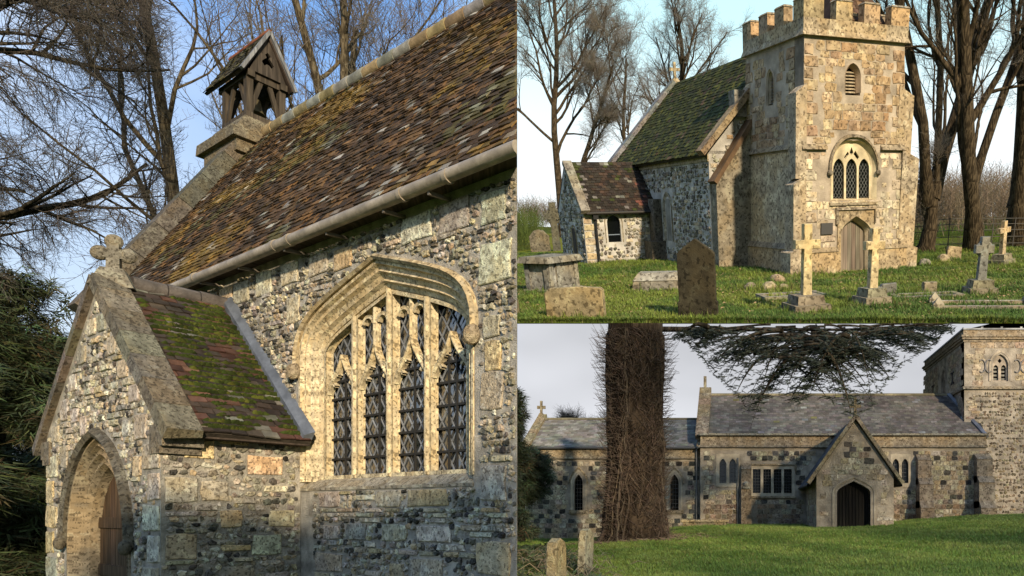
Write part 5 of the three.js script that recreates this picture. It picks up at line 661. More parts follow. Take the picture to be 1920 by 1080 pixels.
{
  const L = []; for (let i = 0; i < 60000; i++) { const s = -0.02 + 1.1 * RT(), k = 1.002 + 1.5 * Math.pow(RT(), 1.6), [x, z] = bankAt(s, k); if (x > -0.1 && x < 3.8 && z < 0.1 && z > -12) continue; if (x > -4 && x < 4.5 && z < -8.2 && z > -12.6) continue; if (x > -1.2 && x < 4.5 && z < -3.4 && z > -12.6) continue; if (x > 0.8 && x < 3.2 && z > 0 && z < 0.7 && RT() < 0.8) continue; L.push([x, bankY(x, z, k) - 0.005, z, 0.6 + RT() * 0.8, RT() * 6.283, 0, 0, 0.7 + 0.6 * N2(x * 1.5, z * 1.5, 73)]); }
  for (const [gx, , gz] of onTurf) { if (kOf(gx, gz) > 2.2) continue; for (let i = 0; i < 60; i++) { const a = RT() * 6.283, r = 0.12 + RT() * 0.5, x = gx + Math.cos(a) * r, z = gz + Math.sin(a) * r; if (kOf(x, z) < 1.004) continue; L.push([x, onBank(x, z) - 0.005, z, 0.8 + RT() * 0.7, RT() * 6.283, (RT() - 0.5) * 0.4, 0, 1 + RT() * 1.1]); } }
  const t = new THREE.Group(); t.name = 'churchyard_grass'; t.applyMatrix4(TR); t.userData = { kind: 'stuff', label: 'bright green turf of the churchyard round the tower', category: 'grass' }; scene.add(t);
  crown('grass_blades', tuftGeo, M.leaf, L, t, (i, l) => { const n = N2(l[0] * 0.8, l[2] * 0.8, 74); return jit(RT, mix3(mix3([0.06, 0.115, 0.012], [0.15, 0.19, 0.026], sm(0.35, 0.7, n)), [0.2, 0.17, 0.08], RT() < 0.12 ? 0.7 : 0), 0.28); });
}
const leafGeo = (() => { const g = new G(); g.col = [1, 1, 1]; g.tri([-0.03, 0, 0], [0, 0.012, 0.018], [0.035, 0.004, 0]); g.tri([-0.03, 0, 0], [0.035, 0.004, 0], [0, 0.014, -0.018]); return g.geo(); })();
{
  const R = rng(29), L = []; for (let i = 0; i < 5200; i++) { const s = -0.02 + 1.1 * R(), k = 1.004 + 0.75 * R(), [x, z] = bankAt(s, k); if (N2(x * 0.8, z * 0.8, 93) < 0.42) continue; if (x > -0.3 && z < 0.1) continue; L.push([x, bankY(x, z, k) + 0.02 + R() * 0.05, z, 0.6 + R() * 0.7, R() * 6.283, (R() - 0.5) * 1.2, (R() - 0.5) * 1.2]); }
  const t = new THREE.Group(); t.name = 'fallen_leaves'; t.applyMatrix4(TR); t.userData = { kind: 'stuff', label: 'dry brown leaves scattered over the churchyard turf', category: 'leaves' }; scene.add(t); crown('leaves', leafGeo, M.leaf, L, t, () => jit(R, [0.26, 0.17, 0.09], 0.4));
}
UVK = 1.2;
// ---------------- trees on the bank ----------------
const bare = (label, x, z, o, group) => plantTree('bare_tree', label, TR, [x, onBank(x, z) - 0.1, z], { col: [0.11, 0.085, 0.06], twigCol: [0.19, 0.16, 0.13], kids: [15, 7, 5], twigs: 3, spray: 0.8, ratio: [0.48, 0.5, 0.5], angle: [[0.45, 0.9], [0.4, 0.9], [0.4, 0.9]], up: [0.02, 0.07, 0.06, 0.06], bend: 0.15, clear: 0.3, minR: 0.016, flare: 1.5, keepWorld: bankKeep, ...o }, group);
bare('tall bare beech with rounded crown left of the mossy roof', 0.6, -30, { seed: 201, kids: [19, 9, 6], twigs: 4, spray: 0.7, twigCol: [0.19, 0.16, 0.13], stems: [{ at: [0, 0, 0], dir: [-0.05, 1, 0], len: 15, r: 0.25 }, { at: [0.2, 1.2, 0.2], dir: [0.5, 1, 0.2], len: 9, r: 0.2 }] });
bare('bare domed tree behind the far gable cross of the mossy nave', 13, -40, { seed: 202, kids: [16, 8, 5], spray: 0.8, twigCol: [0.19, 0.16, 0.13], stems: [{ at: [0, 0, 0], dir: [0, 1, 0], len: 14, r: 0.4 }] });
bare('thin bare tree between the beech and the far gable', 7, -36, { seed: 203, kids: [10, 6, 4], spray: 0.7, twigCol: [0.19, 0.16, 0.13], stems: [{ at: [0, 0, 0], dir: [0, 1, 0], len: 11, r: 0.22 }] });
const lime = { kids: [13, 6, 4], twigs: 3, spray: 0.75, twigCol: [0.19, 0.16, 0.13], ratio: [0.36, 0.55, 0.5], angle: [[0.25, 0.75], [0.35, 0.8], [0.35, 0.9]], clear: 0.16 };
bare('thick forked bare tree right beside the tower', 8.6, -4.9, { ...lime, seed: 211, stems: [{ at: [0, 0, 0], dir: [0.05, 1, 0], len: 3.2, r: 0.36 }, { at: [-0.05, 1.8, 0], dir: [-0.32, 1, 0.1], len: 14, r: 0.22 }, { at: [0.1, 2, 0], dir: [0.22, 1, 0], len: 15, r: 0.25 }] }, 'bare trees right of the tower');
bare('leaning bare tree, second from the tower', 10.2, -3.9, { ...lime, seed: 212, stems: [{ at: [0, 0, 0], dir: [-0.22, 1, 0], len: 16, r: 0.32 }, { at: [-0.5, 2.2, 0], dir: [0.2, 1, 0], len: 13, r: 0.18 }] }, 'bare trees right of the tower');
bare('large bare tree at the right edge, leaning toward the tower', 13.2, -4.6, { ...lime, seed: 213, stems: [{ at: [0, 0, 0], dir: [-0.28, 1, 0.05], len: 17, r: 0.42 }, { at: [-0.4, 1.6, 0], dir: [0.12, 1, 0], len: 14, r: 0.22 }] }, 'bare trees right of the tower');
bare('slim bare tree rising behind the right corner of the tower', 9.5, -12, { ...lime, seed: 214, stems: [{ at: [0, 0, 0], dir: [-0.04, 1, 0], len: 19, r: 0.2 }] }, 'bare trees right of the tower');
bare('slim bare tree behind the second and third trunks', 14, -11, { ...lime, seed: 215, stems: [{ at: [0, 0, 0], dir: [0.04, 1, 0], len: 19, r: 0.2 }] }, 'bare trees right of the tower');
bare('distant slim bare tree at the top right corner', 19.5, -14, { ...lime, seed: 216, stems: [{ at: [0, 0, 0], dir: [-0.02, 1, 0], len: 20, r: 0.22 }] }, 'bare trees right of the tower');
// wire fence and thickets behind
{
  const t = thing('park_fence', 'thin iron rail fence behind the right-hand trees', 'fence', TR, [6.4, 0, -6.2]), y = 0, dx = 0.93, dz = 0.36, P = (s) => [s * dx, onBank(6.4 + s * dx, -6.2 + s * dz), s * dz];
  for (let s = 0; s < 13; s += 0.9) { const q = P(s), g = new G([0.1, 0.09, 0.08]); g.tube([q, [q[0], q[1] + 1.15, q[2]]], 0.022, 5); part('post', g, M.iron, t); }
  for (const h of [0.2, 0.45, 0.7, 0.92, 1.12]) { const g = new G([0.1, 0.09, 0.08]), L = []; for (let s = 0; s <= 12.9; s += 0.9) { const q = P(s); L.push([q[0], q[1] + h, q[2]]); } g.tube(L, 0.013, 4); part('rail', g, M.iron, t); }
  const R = rng(19), brush = SPRAYS[1];
  const scrub = (name, label, n, f, s0, col) => { const o = new THREE.Group(); o.name = name; o.applyMatrix4(TR); o.userData = { kind: 'stuff', label, category: 'scrub' }; scene.add(o); const L = []; for (let i = 0; i < n; i++) { const [x, z, yy] = f(R); L.push([x, onBank(x, z) + (yy || 0), z, s0 * (0.6 + 0.8 * R()), R() * 6.283, (R() - 0.5) * 0.5, (R() - 0.5) * 0.5]); } crown('brushwood', brush, M.twig, L, o, () => jit(R, col, 0.35)); };
  scrub('brown_thicket', 'brown leafless thicket beyond the fence on the right', 3000, (r) => { const k = 3.1 + r() * 1.7, [x, z] = bankAt(0.72 + 0.36 * r(), k); return [x, z, r() * 1.9]; }, 1.3, [0.22, 0.17, 0.12]);
  scrub('brown_hedgerow', 'brown leafless hedgerow across the pale field on the left', 1800, (r) => { const k = 4.6 + r() * 1.0, [x, z] = bankAt(-0.03 + 0.42 * r(), k); return [x, z, r() * 1.2]; }, 1.1, [0.26, 0.19, 0.13]);
  scrub('green_scrub', 'low green bushes in the field behind the left headstones', 300, (r) => { const k = 2.7 + r() * 0.5, [x, z] = bankAt(0.0 + 0.1 * r(), k); return [x, z, r() * 0.5]; }, 1.1, [0.09, 0.12, 0.03]);
  scrub('leaf_litter_bank', 'dark undergrowth along the foot of the fence', 900, (r) => { const s = r() * 13; return [6.4 + s * dx + (r() - 0.5), -6.6 + s * dz - r() * 1.6]; }, 0.4, [0.12, 0.11, 0.06]);
}

UVK = 0.3;
// =====================================================================================
// THE LONG CHURCH IN THE SHADE: chancel, nave, porch, tower
// =====================================================================================
const long = thing('long_church', 'long low stone church with slate roofs, gabled porch and square tower', 'church', BR);
{
  const R = rng(301), tan = (r, x, y) => { const q = r(); let c = q < 0.4 ? [0.6, 0.545, 0.44] : q < 0.65 ? [0.53, 0.48, 0.39] : q < 0.85 ? [0.69, 0.645, 0.55] : [0.48, 0.41, 0.345]; return jit(r, c, 0.16); };
  const chk = (p) => (r, x, y) => (Math.floor(x / 0.31) + Math.floor(y / 0.25)) % 2 === 0 && r() < p * 1.9 ? jit(r, [0.13, 0.13, 0.13], 0.5) : tan(r, x, y);
  const flat = (z0) => ([u, v, w]) => [u, v, z0 + w];
  const glazed = (par, P, z, name, half, cx, y0, y1, bars) => { // moulded opening with a leaded pane
    const g = new G([0.56, 0.47, 0.34], flat(z)), k = name ? 1 : 0.2; g.sweep(P, [[0.2 * k, -0.01], [0.19 * k, 0.03], [0.12 * k, 0.02], [0, -0.1], [0, -0.2]]); const w = part('window', g, M.plainStone, par), p = new G([1, 1, 1], flat(z)); p.quad([cx - half - 0.01, y0, -0.18], [cx + half + 0.01, y0, -0.18], [cx + half + 0.01, y1, -0.18], [cx - half - 0.01, y1, -0.18]); part('pane', p, M.dimGlass, w);
    const l = new G([0.16, 0.16, 0.16], flat(z)); for (let y = y0 + 0.15; y < y1; y += 0.2) l.beam([cx - half, y, -0.165], [cx + half, y, -0.165], 0.018, 0.018); for (let x = cx - half + 0.13; x < cx + half; x += 0.14) l.beam([x, y0, -0.165], [x, y1, -0.165], 0.014, 0.014, [0, 0, 1]); part('lead_lattice', l, M.lead, w); return w;
  };
  // ---- chancel
  const CZ = -0.6, lan = [-8.85, -3.8].map((x) => opening(x, 0.22, 1.8, 3.2, 3.68, false, 8)), cg = new G([0.44, 0.37, 0.28], flat(CZ)); cg.add(plate([[-11.6, -0.3], [-2.42, -0.3], [-2.42, 5.05], [-11.6, 5.05]], lan, -0.5, 0)); cg.T = null; cg.box(-11.6, -11.2, -0.3, 5.05, -6.5, CZ - 0.5).box(-11.2, -2.42, -0.3, 5.05, -6.5, -6.1);
  const ch = part('chancel_wall', cg, M.mortar, long), inLan = (x, y) => [-8.85, -3.8].some((c) => Math.abs(x - c) < 0.46 && y > 1.6 && y < 4.0);
  emit(ch, 'stone', masonry({ seed: 302, T: flat(CZ), x0: -11.6, x1: -2.42, y0: 0.1, y1: 4.5, h: [0.245, 0.255], w: [0.25, 0.36], W: [0.4, 0.6], mix: 0.1, ashlar: tan, rubble: (r, x, y) => y > 2.9 && y < 3.9 ? chk(0.22)(r, x, y) : chk(0.3)(r, x, y), proud: 0.018, round: 0.25, loose: 0.04, gap: 0.96, ok: (x, y) => x > -11.6 && x < -2.45 && y < 4.5 && !inLan(x, y) }), M.stone, 110, 'chancel_stonework');
  [-8.85, -3.8].forEach((x, i) => { const w = glazed(ch, lan[i], CZ, 'lancet', 0.22, x, 1.8, 3.66), h = new G([0.5, 0.42, 0.31], flat(CZ)); h.sweep(lan[i].slice(1, -1), [[0.22, 0], [0.22, 0.06], [0.29, 0.05], [0.3, 0]]); part('hood_mould', h, M.stone, w); const s = new G([0.5, 0.42, 0.31], flat(CZ)); s.box(x - 0.48, x + 0.48, 1.62, 1.8, -0.02, 0.08); part('sill', s, M.stone, w); });
  const rail = (par, x0, x1, y0, y1, z0, z1, col, name) => { const g = new G(col); g.hexa([[x0, y0, z0], [x1, y0, z0], [x1, y1, z0], [x0, y1, z0], [x0, y0, z1], [x1, y0, z1], [x1, y1, z1 - (z1 - z0) * 0.3], [x0, y1, z1 - (z1 - z0) * 0.3]]); return part(name, g, M.stone, par); };
  rail(ch, -11.7, -2.42, 4.5, 4.62, CZ - 0.1, CZ + 0.14, [0.36, 0.31, 0.24], 'string_course'); rail(ch, -11.6, -2.42, 4.62, 5.02, CZ - 0.1, CZ + 0.04, [0.45, 0.38, 0.28], 'parapet_band'); { const g = new G([0.08, 0.08, 0.08]); g.tube([[-11.7, 5.06, CZ + 0.12], [-2.45, 5.06, CZ + 0.12]], 0.07, 8); part('gutter', g, M.iron, ch); }
  const slates = (name, par, T, u0, u1, len, gauge, w, seed, most, col, lo, hi) => { const g = new G([0.1, 0.1, 0.1], T); g.hexa([[u0, 0, -0.08], [u1, 0, -0.08], [u1, len, -0.08], [u0, len, -0.08], [u0, 0, 0], [u1, 0, 0], [u1, len, 0], [u0, len, 0]]); const r = part(name, g, M.slate, par); emit(r, 'slate', tiles({ seed, T, u0, u1, len, gauge, w, thick: 0.009, rough: 0.012, color: col, lo, hi }), M.slate, most, name + '_slates'); return r; };
  const slopeT = (y0, z0, y1, z1) => { const L = Math.hypot(y1 - y0, z1 - z0), a = (y1 - y0) / L, b = (z0 - z1) / L; return [([u, v, w]) => [u, y0 + v * a + w * b, z0 - v * b + w * a], L]; };
  const [cT, cL] = slopeT(5.08, CZ + 0.05, 6.94, -3.55), cr = slates('chancel_roof', long, cT, -11.55, -2.42, cL, 0.24, 0.36, 303, 70, (r) => jit(r, [[0.36, 0.34, 0.31], [0.4, 0.38, 0.34], [0.33, 0.31, 0.28], [0.37, 0.35, 0.29]][Math.floor(r() * 4)], 0.18));
  { const [T2, L2] = slopeT(5.08, -6.5, 6.94, -3.55), g = new G([0.25, 0.25, 0.25]); g.hexa([[-11.55, 5.0, -6.55], [-2.42, 5.0, -6.55], [-2.42, 6.86, -3.55], [-11.55, 6.86, -3.55], [-11.55, 5.08, -6.5], [-2.42, 5.08, -6.5], [-2.42, 6.94, -3.5], [-11.55, 6.94, -3.5]]); part('north_slope', g, M.slate, cr); const k = new G([0.34, 0.3, 0.2]); k.tube([[-11.5, 6.97, -3.55], [-2.42, 6.97, -3.55]], 0.08, 8, true); part('ridge', k, M.tile, cr); const e = new G([0.42, 0.36, 0.27]); e.hexa([[-11.6, 4.9, -6.5], [-11.2, 4.9, -6.5], [-11.2, 6.9, -3.56], [-11.6, 6.9, -3.56], [-11.6, 4.9, CZ], [-11.2, 4.9, CZ], [-11.2, 6.9, -3.54], [-11.6, 6.9, -3.54]]); part('gable_wall', e, M.stone, long); }
  for (let v = 0; v < cL; v += 0.5) { const g = new G(jit(R, [0.4, 0.35, 0.26], 0.12), cT); g.box(-11.85, -11.4, v - 0.1, v + 0.39, -0.05, 0.18); part('coping_stone', g, M.stone, cr); }
  { const g = new G([0.36, 0.32, 0.24]); g.hexa([[-11.9, 6.85, -3.85], [-11.4, 6.85, -3.85], [-11.56, 7.3, -3.65], [-11.74, 7.3, -3.65], [-11.9, 6.85, -3.25], [-11.4, 6.85, -3.25], [-11.56, 7.3, -3.45], [-11.74, 7.3, -3.45]]).box(-11.71, -11.59, 7.25, 8.0, -3.61, -3.49).box(-11.88, -11.42, 7.55, 7.72, -3.6, -3.5); part('gable_cross', g, M.stone, long); }
  // ---- nave
  const w2 = [[-1.23, 0.18], [-0.72, 0.18]].map(([x, h]) => opening(x, h, 3.2, 4.15, 4.46, false, 6)), w4 = [0.52, 1.06, 1.6, 2.13].map((x) => [[x - 0.2, 2.68], [x - 0.2, 3.92], [x + 0.2, 3.92], [x + 0.2, 2.68]]), w5 = [[7.72, 0.17], [8.2, 0.17]].map(([x, h]) => opening(x, h, 3.2, 4.15, 4.46, false, 6));
  const ng = new G([0.44, 0.37, 0.28]); ng.add(plate([[-2.4, -0.3], [12.4, -0.3], [12.4, 5.06], [-2.4, 5.06]], [...w2, ...w4, ...w5], -0.6, 0)); ng.box(-2.4, -2.0, -0.3, 5.06, -7.2, -0.6).box(-2.0, 11.7, -0.3, 5.06, -7.2, -6.8); const nw = part('nave_wall', ng, M.mortar, long);
  const busy = (x, y) => (x > -1.62 && x < -0.3 && y > 2.95 && y < 4.75) || (x > 0.12 && x < 2.52 && y > 2.45 && y < 4.15) || (x > 7.4 && x < 8.5 && y > 3 && y < 4.75) || (x > -0.35 && x < 0.3 && y < 4.3) || (x > 3.1 && x < 6.6 && y < 5.0 && y < 6 - 1.2 * Math.abs(x - 4.85));
  emit(nw, 'stone', masonry({ seed: 311, x0: -2.4, x1: 12.4, y0: 0.6, y1: 5.02, h: [0.245, 0.255], w: [0.25, 0.36], W: [0.35, 0.6], mix: 0.1, ashlar: tan, rubble: (r, x, y) => x > 9.3 && y > 2.3 ? (r() < 0.25 ? jit(r, [0.1, 0.1, 0.1], 0.4) : jit(r, r() < 0.6 ? [0.62, 0.55, 0.41] : [0.5, 0.42, 0.31], 0.15)) : y < 2.1 ? jit(r, [[0.36, 0.27, 0.21], [0.42, 0.34, 0.26], [0.29, 0.24, 0.19]][Math.floor(r() * 3)], 0.2) : y > 4.2 ? chk(0.4)(r, x, y) : chk(0.22)(r, x, y), proud: 0.02, round: 0.28, loose: 0.04, gap: 0.96, ok: (x, y) => x > -2.4 && x < 12.38 && y < 5.02 && !busy(x, y) }), M.stone, 120, 'nave_stonework');
  { const win = new G([0.56, 0.47, 0.34]); win.add(plate([[-1.58, 3.0], [-0.37, 3.0], [-0.37, 4.7], [-1.58, 4.7]], w2, -0.02, 0.025)); const a = part('two_light_window', win, M.plainStone, nw); w2.forEach((P, i) => glazed(a, P, 0, '', 0.18, [-1.23, -0.72][i], 3.2, 4.45)); }
  { const win = new G([0.56, 0.47, 0.34]); win.add(plate([[0.16, 2.5], [2.48, 2.5], [2.48, 4.1], [0.16, 4.1]], w4, -0.12, 0.02)); const a = part('four_light_window', win, M.plainStone, nw); [0.52, 1.06, 1.6, 2.13].forEach((x, i) => { const p = new G([1, 1, 1]); p.quad([x - 0.21, 2.67, -0.14], [x + 0.21, 2.67, -0.14], [x + 0.21, 3.93, -0.14], [x - 0.21, 3.93, -0.14]); part('pane', p, M.dimGlass, a); const l = new G([0.16, 0.16, 0.16]); for (let y = 2.8; y < 3.9; y += 0.16) l.beam([x - 0.2, y, -0.125], [x + 0.2, y, -0.125], 0.016, 0.016); for (const k of [-0.07, 0.07]) l.beam([x + k, 2.68, -0.125], [x + k, 3.92, -0.125], 0.014, 0.014, [0, 0, 1]); part('lead_lattice', l, M.lead, a); }); const h = new G([0.42, 0.36, 0.27]); h.sweep([[0.14, 3.8], [0.14, 4.12], [2.5, 4.12], [2.5, 3.8]], [[0, 0], [0.01, 0.1], [0.07, 0.08], [0.08, 0]]); part('label_mould', h, M.stone, a); const s = new G([0.5, 0.42, 0.31]); s.box(0.1, 2.54, 2.42, 2.52, -0.02, 0.1); part('sill', s, M.stone, a); }
  { const win = new G([0.56, 0.47, 0.34]); win.add(plate([[7.44, 3.0], [8.48, 3.0], [8.48, 4.7], [7.44, 4.7]], w5, -0.02, 0.025)); const a = part('two_light_window', win, M.plainStone, nw); w5.forEach((P, i) => glazed(a, P, 0, '', 0.17, [7.72, 8.2][i], 3.2, 4.45)); }
  rail(nw, -2.5, 12.45, 5.04, 5.16, -0.2, 0.14, [0.34, 0.29, 0.23], 'string_course'); rail(nw, -2.4, 12.42, 5.16, 5.66, -0.3, 0.03, [0.43, 0.36, 0.28], 'parapet_wall'); rail(nw, -2.5, 12.5, 5.66, 5.78, -0.38, 0.14, [0.36, 0.33, 0.27], 'parapet_coping');
  const [nT, nL] = slopeT(5.6, -0.42, 8.33, -3.6), nr = slates('nave_roof', long, nT, -2.1, 12.6, nL, 0.2, 0.34, 312, 80, (r, u, v) => { const n = N2(u * 0.7, v * 0.9, 15), q = r(); return jit(r, q < 0.012 ? [0.42, 0.42, 0.42] : q < 0.022 ? [0.34, 0.3, 0.14] : mix3([0.2, 0.175, 0.16], [0.29, 0.26, 0.23], sm(0.35, 0.65, n)), 0.1); }, undefined, (v) => 12.6 - 0.28 * v);
  { const g = new G([0.2, 0.2, 0.2]); g.hexa([[-2.1, 5.5, -7.2], [11.7, 5.5, -7.2], [11.7, 8.26, -3.64], [-2.1, 8.26, -3.64], [-2.1, 5.6, -7.2], [11.7, 5.6, -7.2], [11.7, 8.34, -3.6], [-2.1, 8.34, -3.6]]); part('north_slope', g, M.slate, nr); const k = new G([0.36, 0.31, 0.2]); k.tube([[-2, 8.36, -3.6], [11.7, 8.36, -3.6]], 0.085, 8, true); part('ridge', k, M.tile, nr); const e = new G([0.42, 0.36, 0.27]); e.hexa([[-2.6, 5.0, -7.2], [-2.12, 5.0, -7.2], [-2.12, 8.6, -3.62], [-2.6, 8.6, -3.62], [-2.6, 5.0, -0.1], [-2.12, 5.0, -0.1], [-2.12, 8.6, -3.58], [-2.6, 8.6, -3.58]]); part('gable_wall', e, M.stone, long); }
  for (let v = 0; v < nL + 0.2; v += 0.6) { const g = new G(jit(R, [0.42, 0.35, 0.28], 0.12), nT); g.box(-2.68, -2.02, v - 0.1, v + 0.49, -0.05, 0.22); part('coping_stone', g, M.stone, nr); }
  { const g = new G([0.4, 0.36, 0.28]); g.box(-2.66, -2.04, 8.2, 8.75, -3.8, -3.4).box(-2.44, -2.28, 8.75, 9.4, -3.66, -3.5); part('gable_finial', g, M.stone, long); }
  { const g = new G([0.34, 0.35, 0.4], nT); g.hexa([[11.35, nL, 0.01], [11.5, nL, 0.01], [12.65, 0, 0.01], [12.5, 0, 0.01], [11.35, nL, 0.1], [11.5, nL, 0.16], [12.65, 0, 0.16], [12.5, 0, 0.1]]); part('flashing', g, M.lead, nr); }
  const butt = (x0, x1, y0, lev, col) => { const g = new G(col); let y = y0; lev.forEach(([yt, pz], i) => { g.box(x0, x1, y, yt, -0.05, pz); const nz = lev[i + 1] ? lev[i + 1][1] : 0; g.hexa([[x0, yt, -0.05], [x1, yt, -0.05], [x1, yt + 0.35, -0.05], [x0, yt + 0.35, -0.05], [x0, yt, pz + 0.04], [x1, yt, pz + 0.04], [x1, yt + 0.35, nz], [x0, yt + 0.35, nz]]); y = yt; }); part('buttress', g, M.stone, long); };
  butt(-0.28, 0.24, 0.5, [[2.9, 0.5], [3.9, 0.32]], [0.38, 0.31, 0.24]); butt(8.75, 9.45, 0.8, [[1.9, 1.1], [3.1, 0.85], [4.35, 0.5]], [0.36, 0.3, 0.25]); butt(11.75, 12.55, 0.9, [[1.9, 1.2], [3.2, 0.9], [4.4, 0.55]], [0.38, 0.33, 0.28]);
  for (const [x, z, y1] of [[-0.45, 0.1, 4.5], [-2.62, -0.45, 5.0]]) { const g = new G([0.34, 0.32, 0.28]); g.tube([[x, 0.6, z], [x, y1, z]], 0.05, 8); part('downpipe', g, M.paint, long); }
  { const g = new G([0.46, 0.44, 0.38]); g.box(-0.2, 0.16, 2.9, 3.0, 0.3, 0.62).add(new THREE.IcosahedronGeometry(0.16, 1).translate(-0.02, 3.12, 0.42)); part('carved_corbel', g, M.stone, long); }
  // ---- porch
  const PC = 4.78, PZ = 5.5, dz = opening(4.72, 0.74, 0.8, 2.5, 3.06, true), pg = new G([0.44, 0.37, 0.28], flat(PZ)); pg.add(plate([[3.08, -0.2], [6.48, -0.2], [6.48, 3.35], [PC, 5.78], [3.08, 3.35]], [dz.map(([x, y], i, a) => [x, i === 0 || i === a.length - 1 ? -0.19 : y])], -0.5, 0)); pg.T = null; pg.box(3.08, 3.48, -0.2, 3.3, 0.02, PZ - 0.5).box(6.08, 6.48, -0.2, 3.3, 0.02, PZ - 0.5);
  const porch = part('porch', pg, M.mortar, long), hp = offPath(dz, 0.24), gt = (x) => 5.7 - 1.42 * Math.abs(x - PC);
  emit(porch, 'stone', [...masonry({ seed: 321, T: flat(PZ), x0: 3.08, x1: 6.48, y0: 0.8, y1: 5.6, h: [0.2, 0.3], w: [0.25, 0.5], W: [0.4, 0.7], mix: 0.15, ashlar: tan, rubble: (r, x, y) => y > 4.1 || (y > 3.75 && y < 4) ? chk(0.45)(r, x, y) : tan(r, x, y), proud: 0.016, round: 0.2, loose: 0.02, gap: 0.97, ok: (x, y) => x > 3.08 && x < 6.48 && y < gt(x) - 0.06 && !inPoly(hp, x, y) }), ...masonry({ seed: 322, T: ([u, v, w]) => [3.08 - w, v, u], x0: 0.1, x1: 5.5, y0: 0.7, y1: 3.2, h: [0.2, 0.3], w: [0.25, 0.5], W: [0.4, 0.7], mix: 0.15, ashlar: tan, rubble: tan, proud: 0.016, round: 0.2, loose: 0.02, gap: 0.97, ok: (x, y) => x > 0.1 && x < 5.49 && y < 3.2 })], M.stone, 70, 'porch_stonework');
  { const g = new G([0.5, 0.42, 0.31], flat(PZ)); g.sweep(dz, [[0.22, -0.02], [0.21, 0.05], [0.14, 0.04], [0.08, -0.06], [0, -0.12], [0, -0.4]]); const d = part('doorway', g, M.plainStone, porch); for (let i = 0; i < 10; i++) { const a = 3.99 + i * 0.147, b = a + 0.12, q = new G(jit(R, [0.022, 0.02, 0.018], 0.15), flat(PZ)); q.box(a, b, 0.85, 2.98 - 0.9 * Math.pow(Math.abs((a + b) / 2 - 4.72), 2), -0.46, -0.42); part('gate_board', q, M.wood, d); } const k = new G([0.02, 0.02, 0.02], flat(PZ)); k.quad([3.9, 0.6, -0.48], [5.54, 0.6, -0.48], [5.54, 3.1, -0.48], [3.9, 3.1, -0.48]); part('backing', k, M.dark, d); }
  for (const s of [-1, 1]) { // slate slopes of the porch
    const ex = PC + s * 2.06, L = Math.hypot(2.06, 2.93), a = 2.06 / L, b = 2.93 / L, T = ([u, v, w]) => s < 0 ? [ex + v * a - w * b, 2.95 + v * b + w * a, u] : [ex - v * a + w * b, 2.95 + v * b + w * a, 5.52 - u]; slates('porch_roof', long, T, 0.02, 5.5, L, 0.22, 0.32, 323 + s, s < 0 ? 40 : 10, (r) => jit(r, [[0.17, 0.17, 0.18], [0.22, 0.22, 0.22], [0.13, 0.13, 0.14]][Math.floor(r() * 3)], 0.2));
    for (let v = 0; v < L; v += 0.6) { const g = new G(jit(R, [0.36, 0.31, 0.23], 0.12), T); const l = Math.min(0.59, L - v); s < 0 ? g.box(5.3, 5.72, v, v + l, -0.05, 0.1) : g.box(-0.2, 0.22, v, v + l, -0.05, 0.1); part('coping_stone', g, M.stone, porch); }
    const q = new G([0.06, 0.06, 0.06]); q.tube([[ex - s * 0.0, 2.92, 0.1], [ex, 2.88, 5.4]], 0.06, 8); part('gutter', q, M.iron, porch);
  }
  { const g = new G([0.42, 0.35, 0.24]); g.box(PC - 0.06, PC + 0.06, 5.85, 6.75, PZ - 0.06, PZ + 0.06).box(PC - 0.26, PC + 0.26, 6.3, 6.42, PZ - 0.05, PZ + 0.05); part('gable_cross', g, M.stone, porch); }
  // ---- tower
  const TX = 11.72, TZ = -1.5, bw = opening(13.67, 0.42, 8.75, 9.6, 10.2, false, 8), tg = new G([0.42, 0.36, 0.29], flat(TZ)); tg.add(plate([[TX, -0.2], [20, -0.2], [20, 11.2], [TX, 11.2]], [bw], -0.6, 0)); tg.T = ([u, v, w]) => [TX - w, v, u]; const sw = opening(-5.6, 0.42, 8.75, 9.6, 10.2, false, 8); tg.add(plate([[-9.8, -0.2], [TZ - 0.002, -0.2], [TZ - 0.002, 11.2], [-9.8, 11.2]], [sw], -0.6, 0)); tg.T = null; tg.box(TX + 0.6, 20, -0.2, 11.2, -9.8, -9.2);
  const tw = part('tower', tg, M.mortar, long), pink = (r) => jit(r, [[0.52, 0.44, 0.37], [0.58, 0.5, 0.41], [0.46, 0.38, 0.32]][Math.floor(r() * 3)], 0.12), rub = (r) => jit(r, [[0.18, 0.16, 0.14], [0.32, 0.28, 0.23], [0.46, 0.41, 0.33], [0.25, 0.21, 0.18]][Math.floor(r() * 4)], 0.25);
  const inB = (x, y) => Math.abs(x - 13.67) < 0.75 && y > 8.5 && y < 10.5, inS = (x, y) => Math.abs(x + 5.6) < 0.75 && y > 8.5 && y < 10.5;
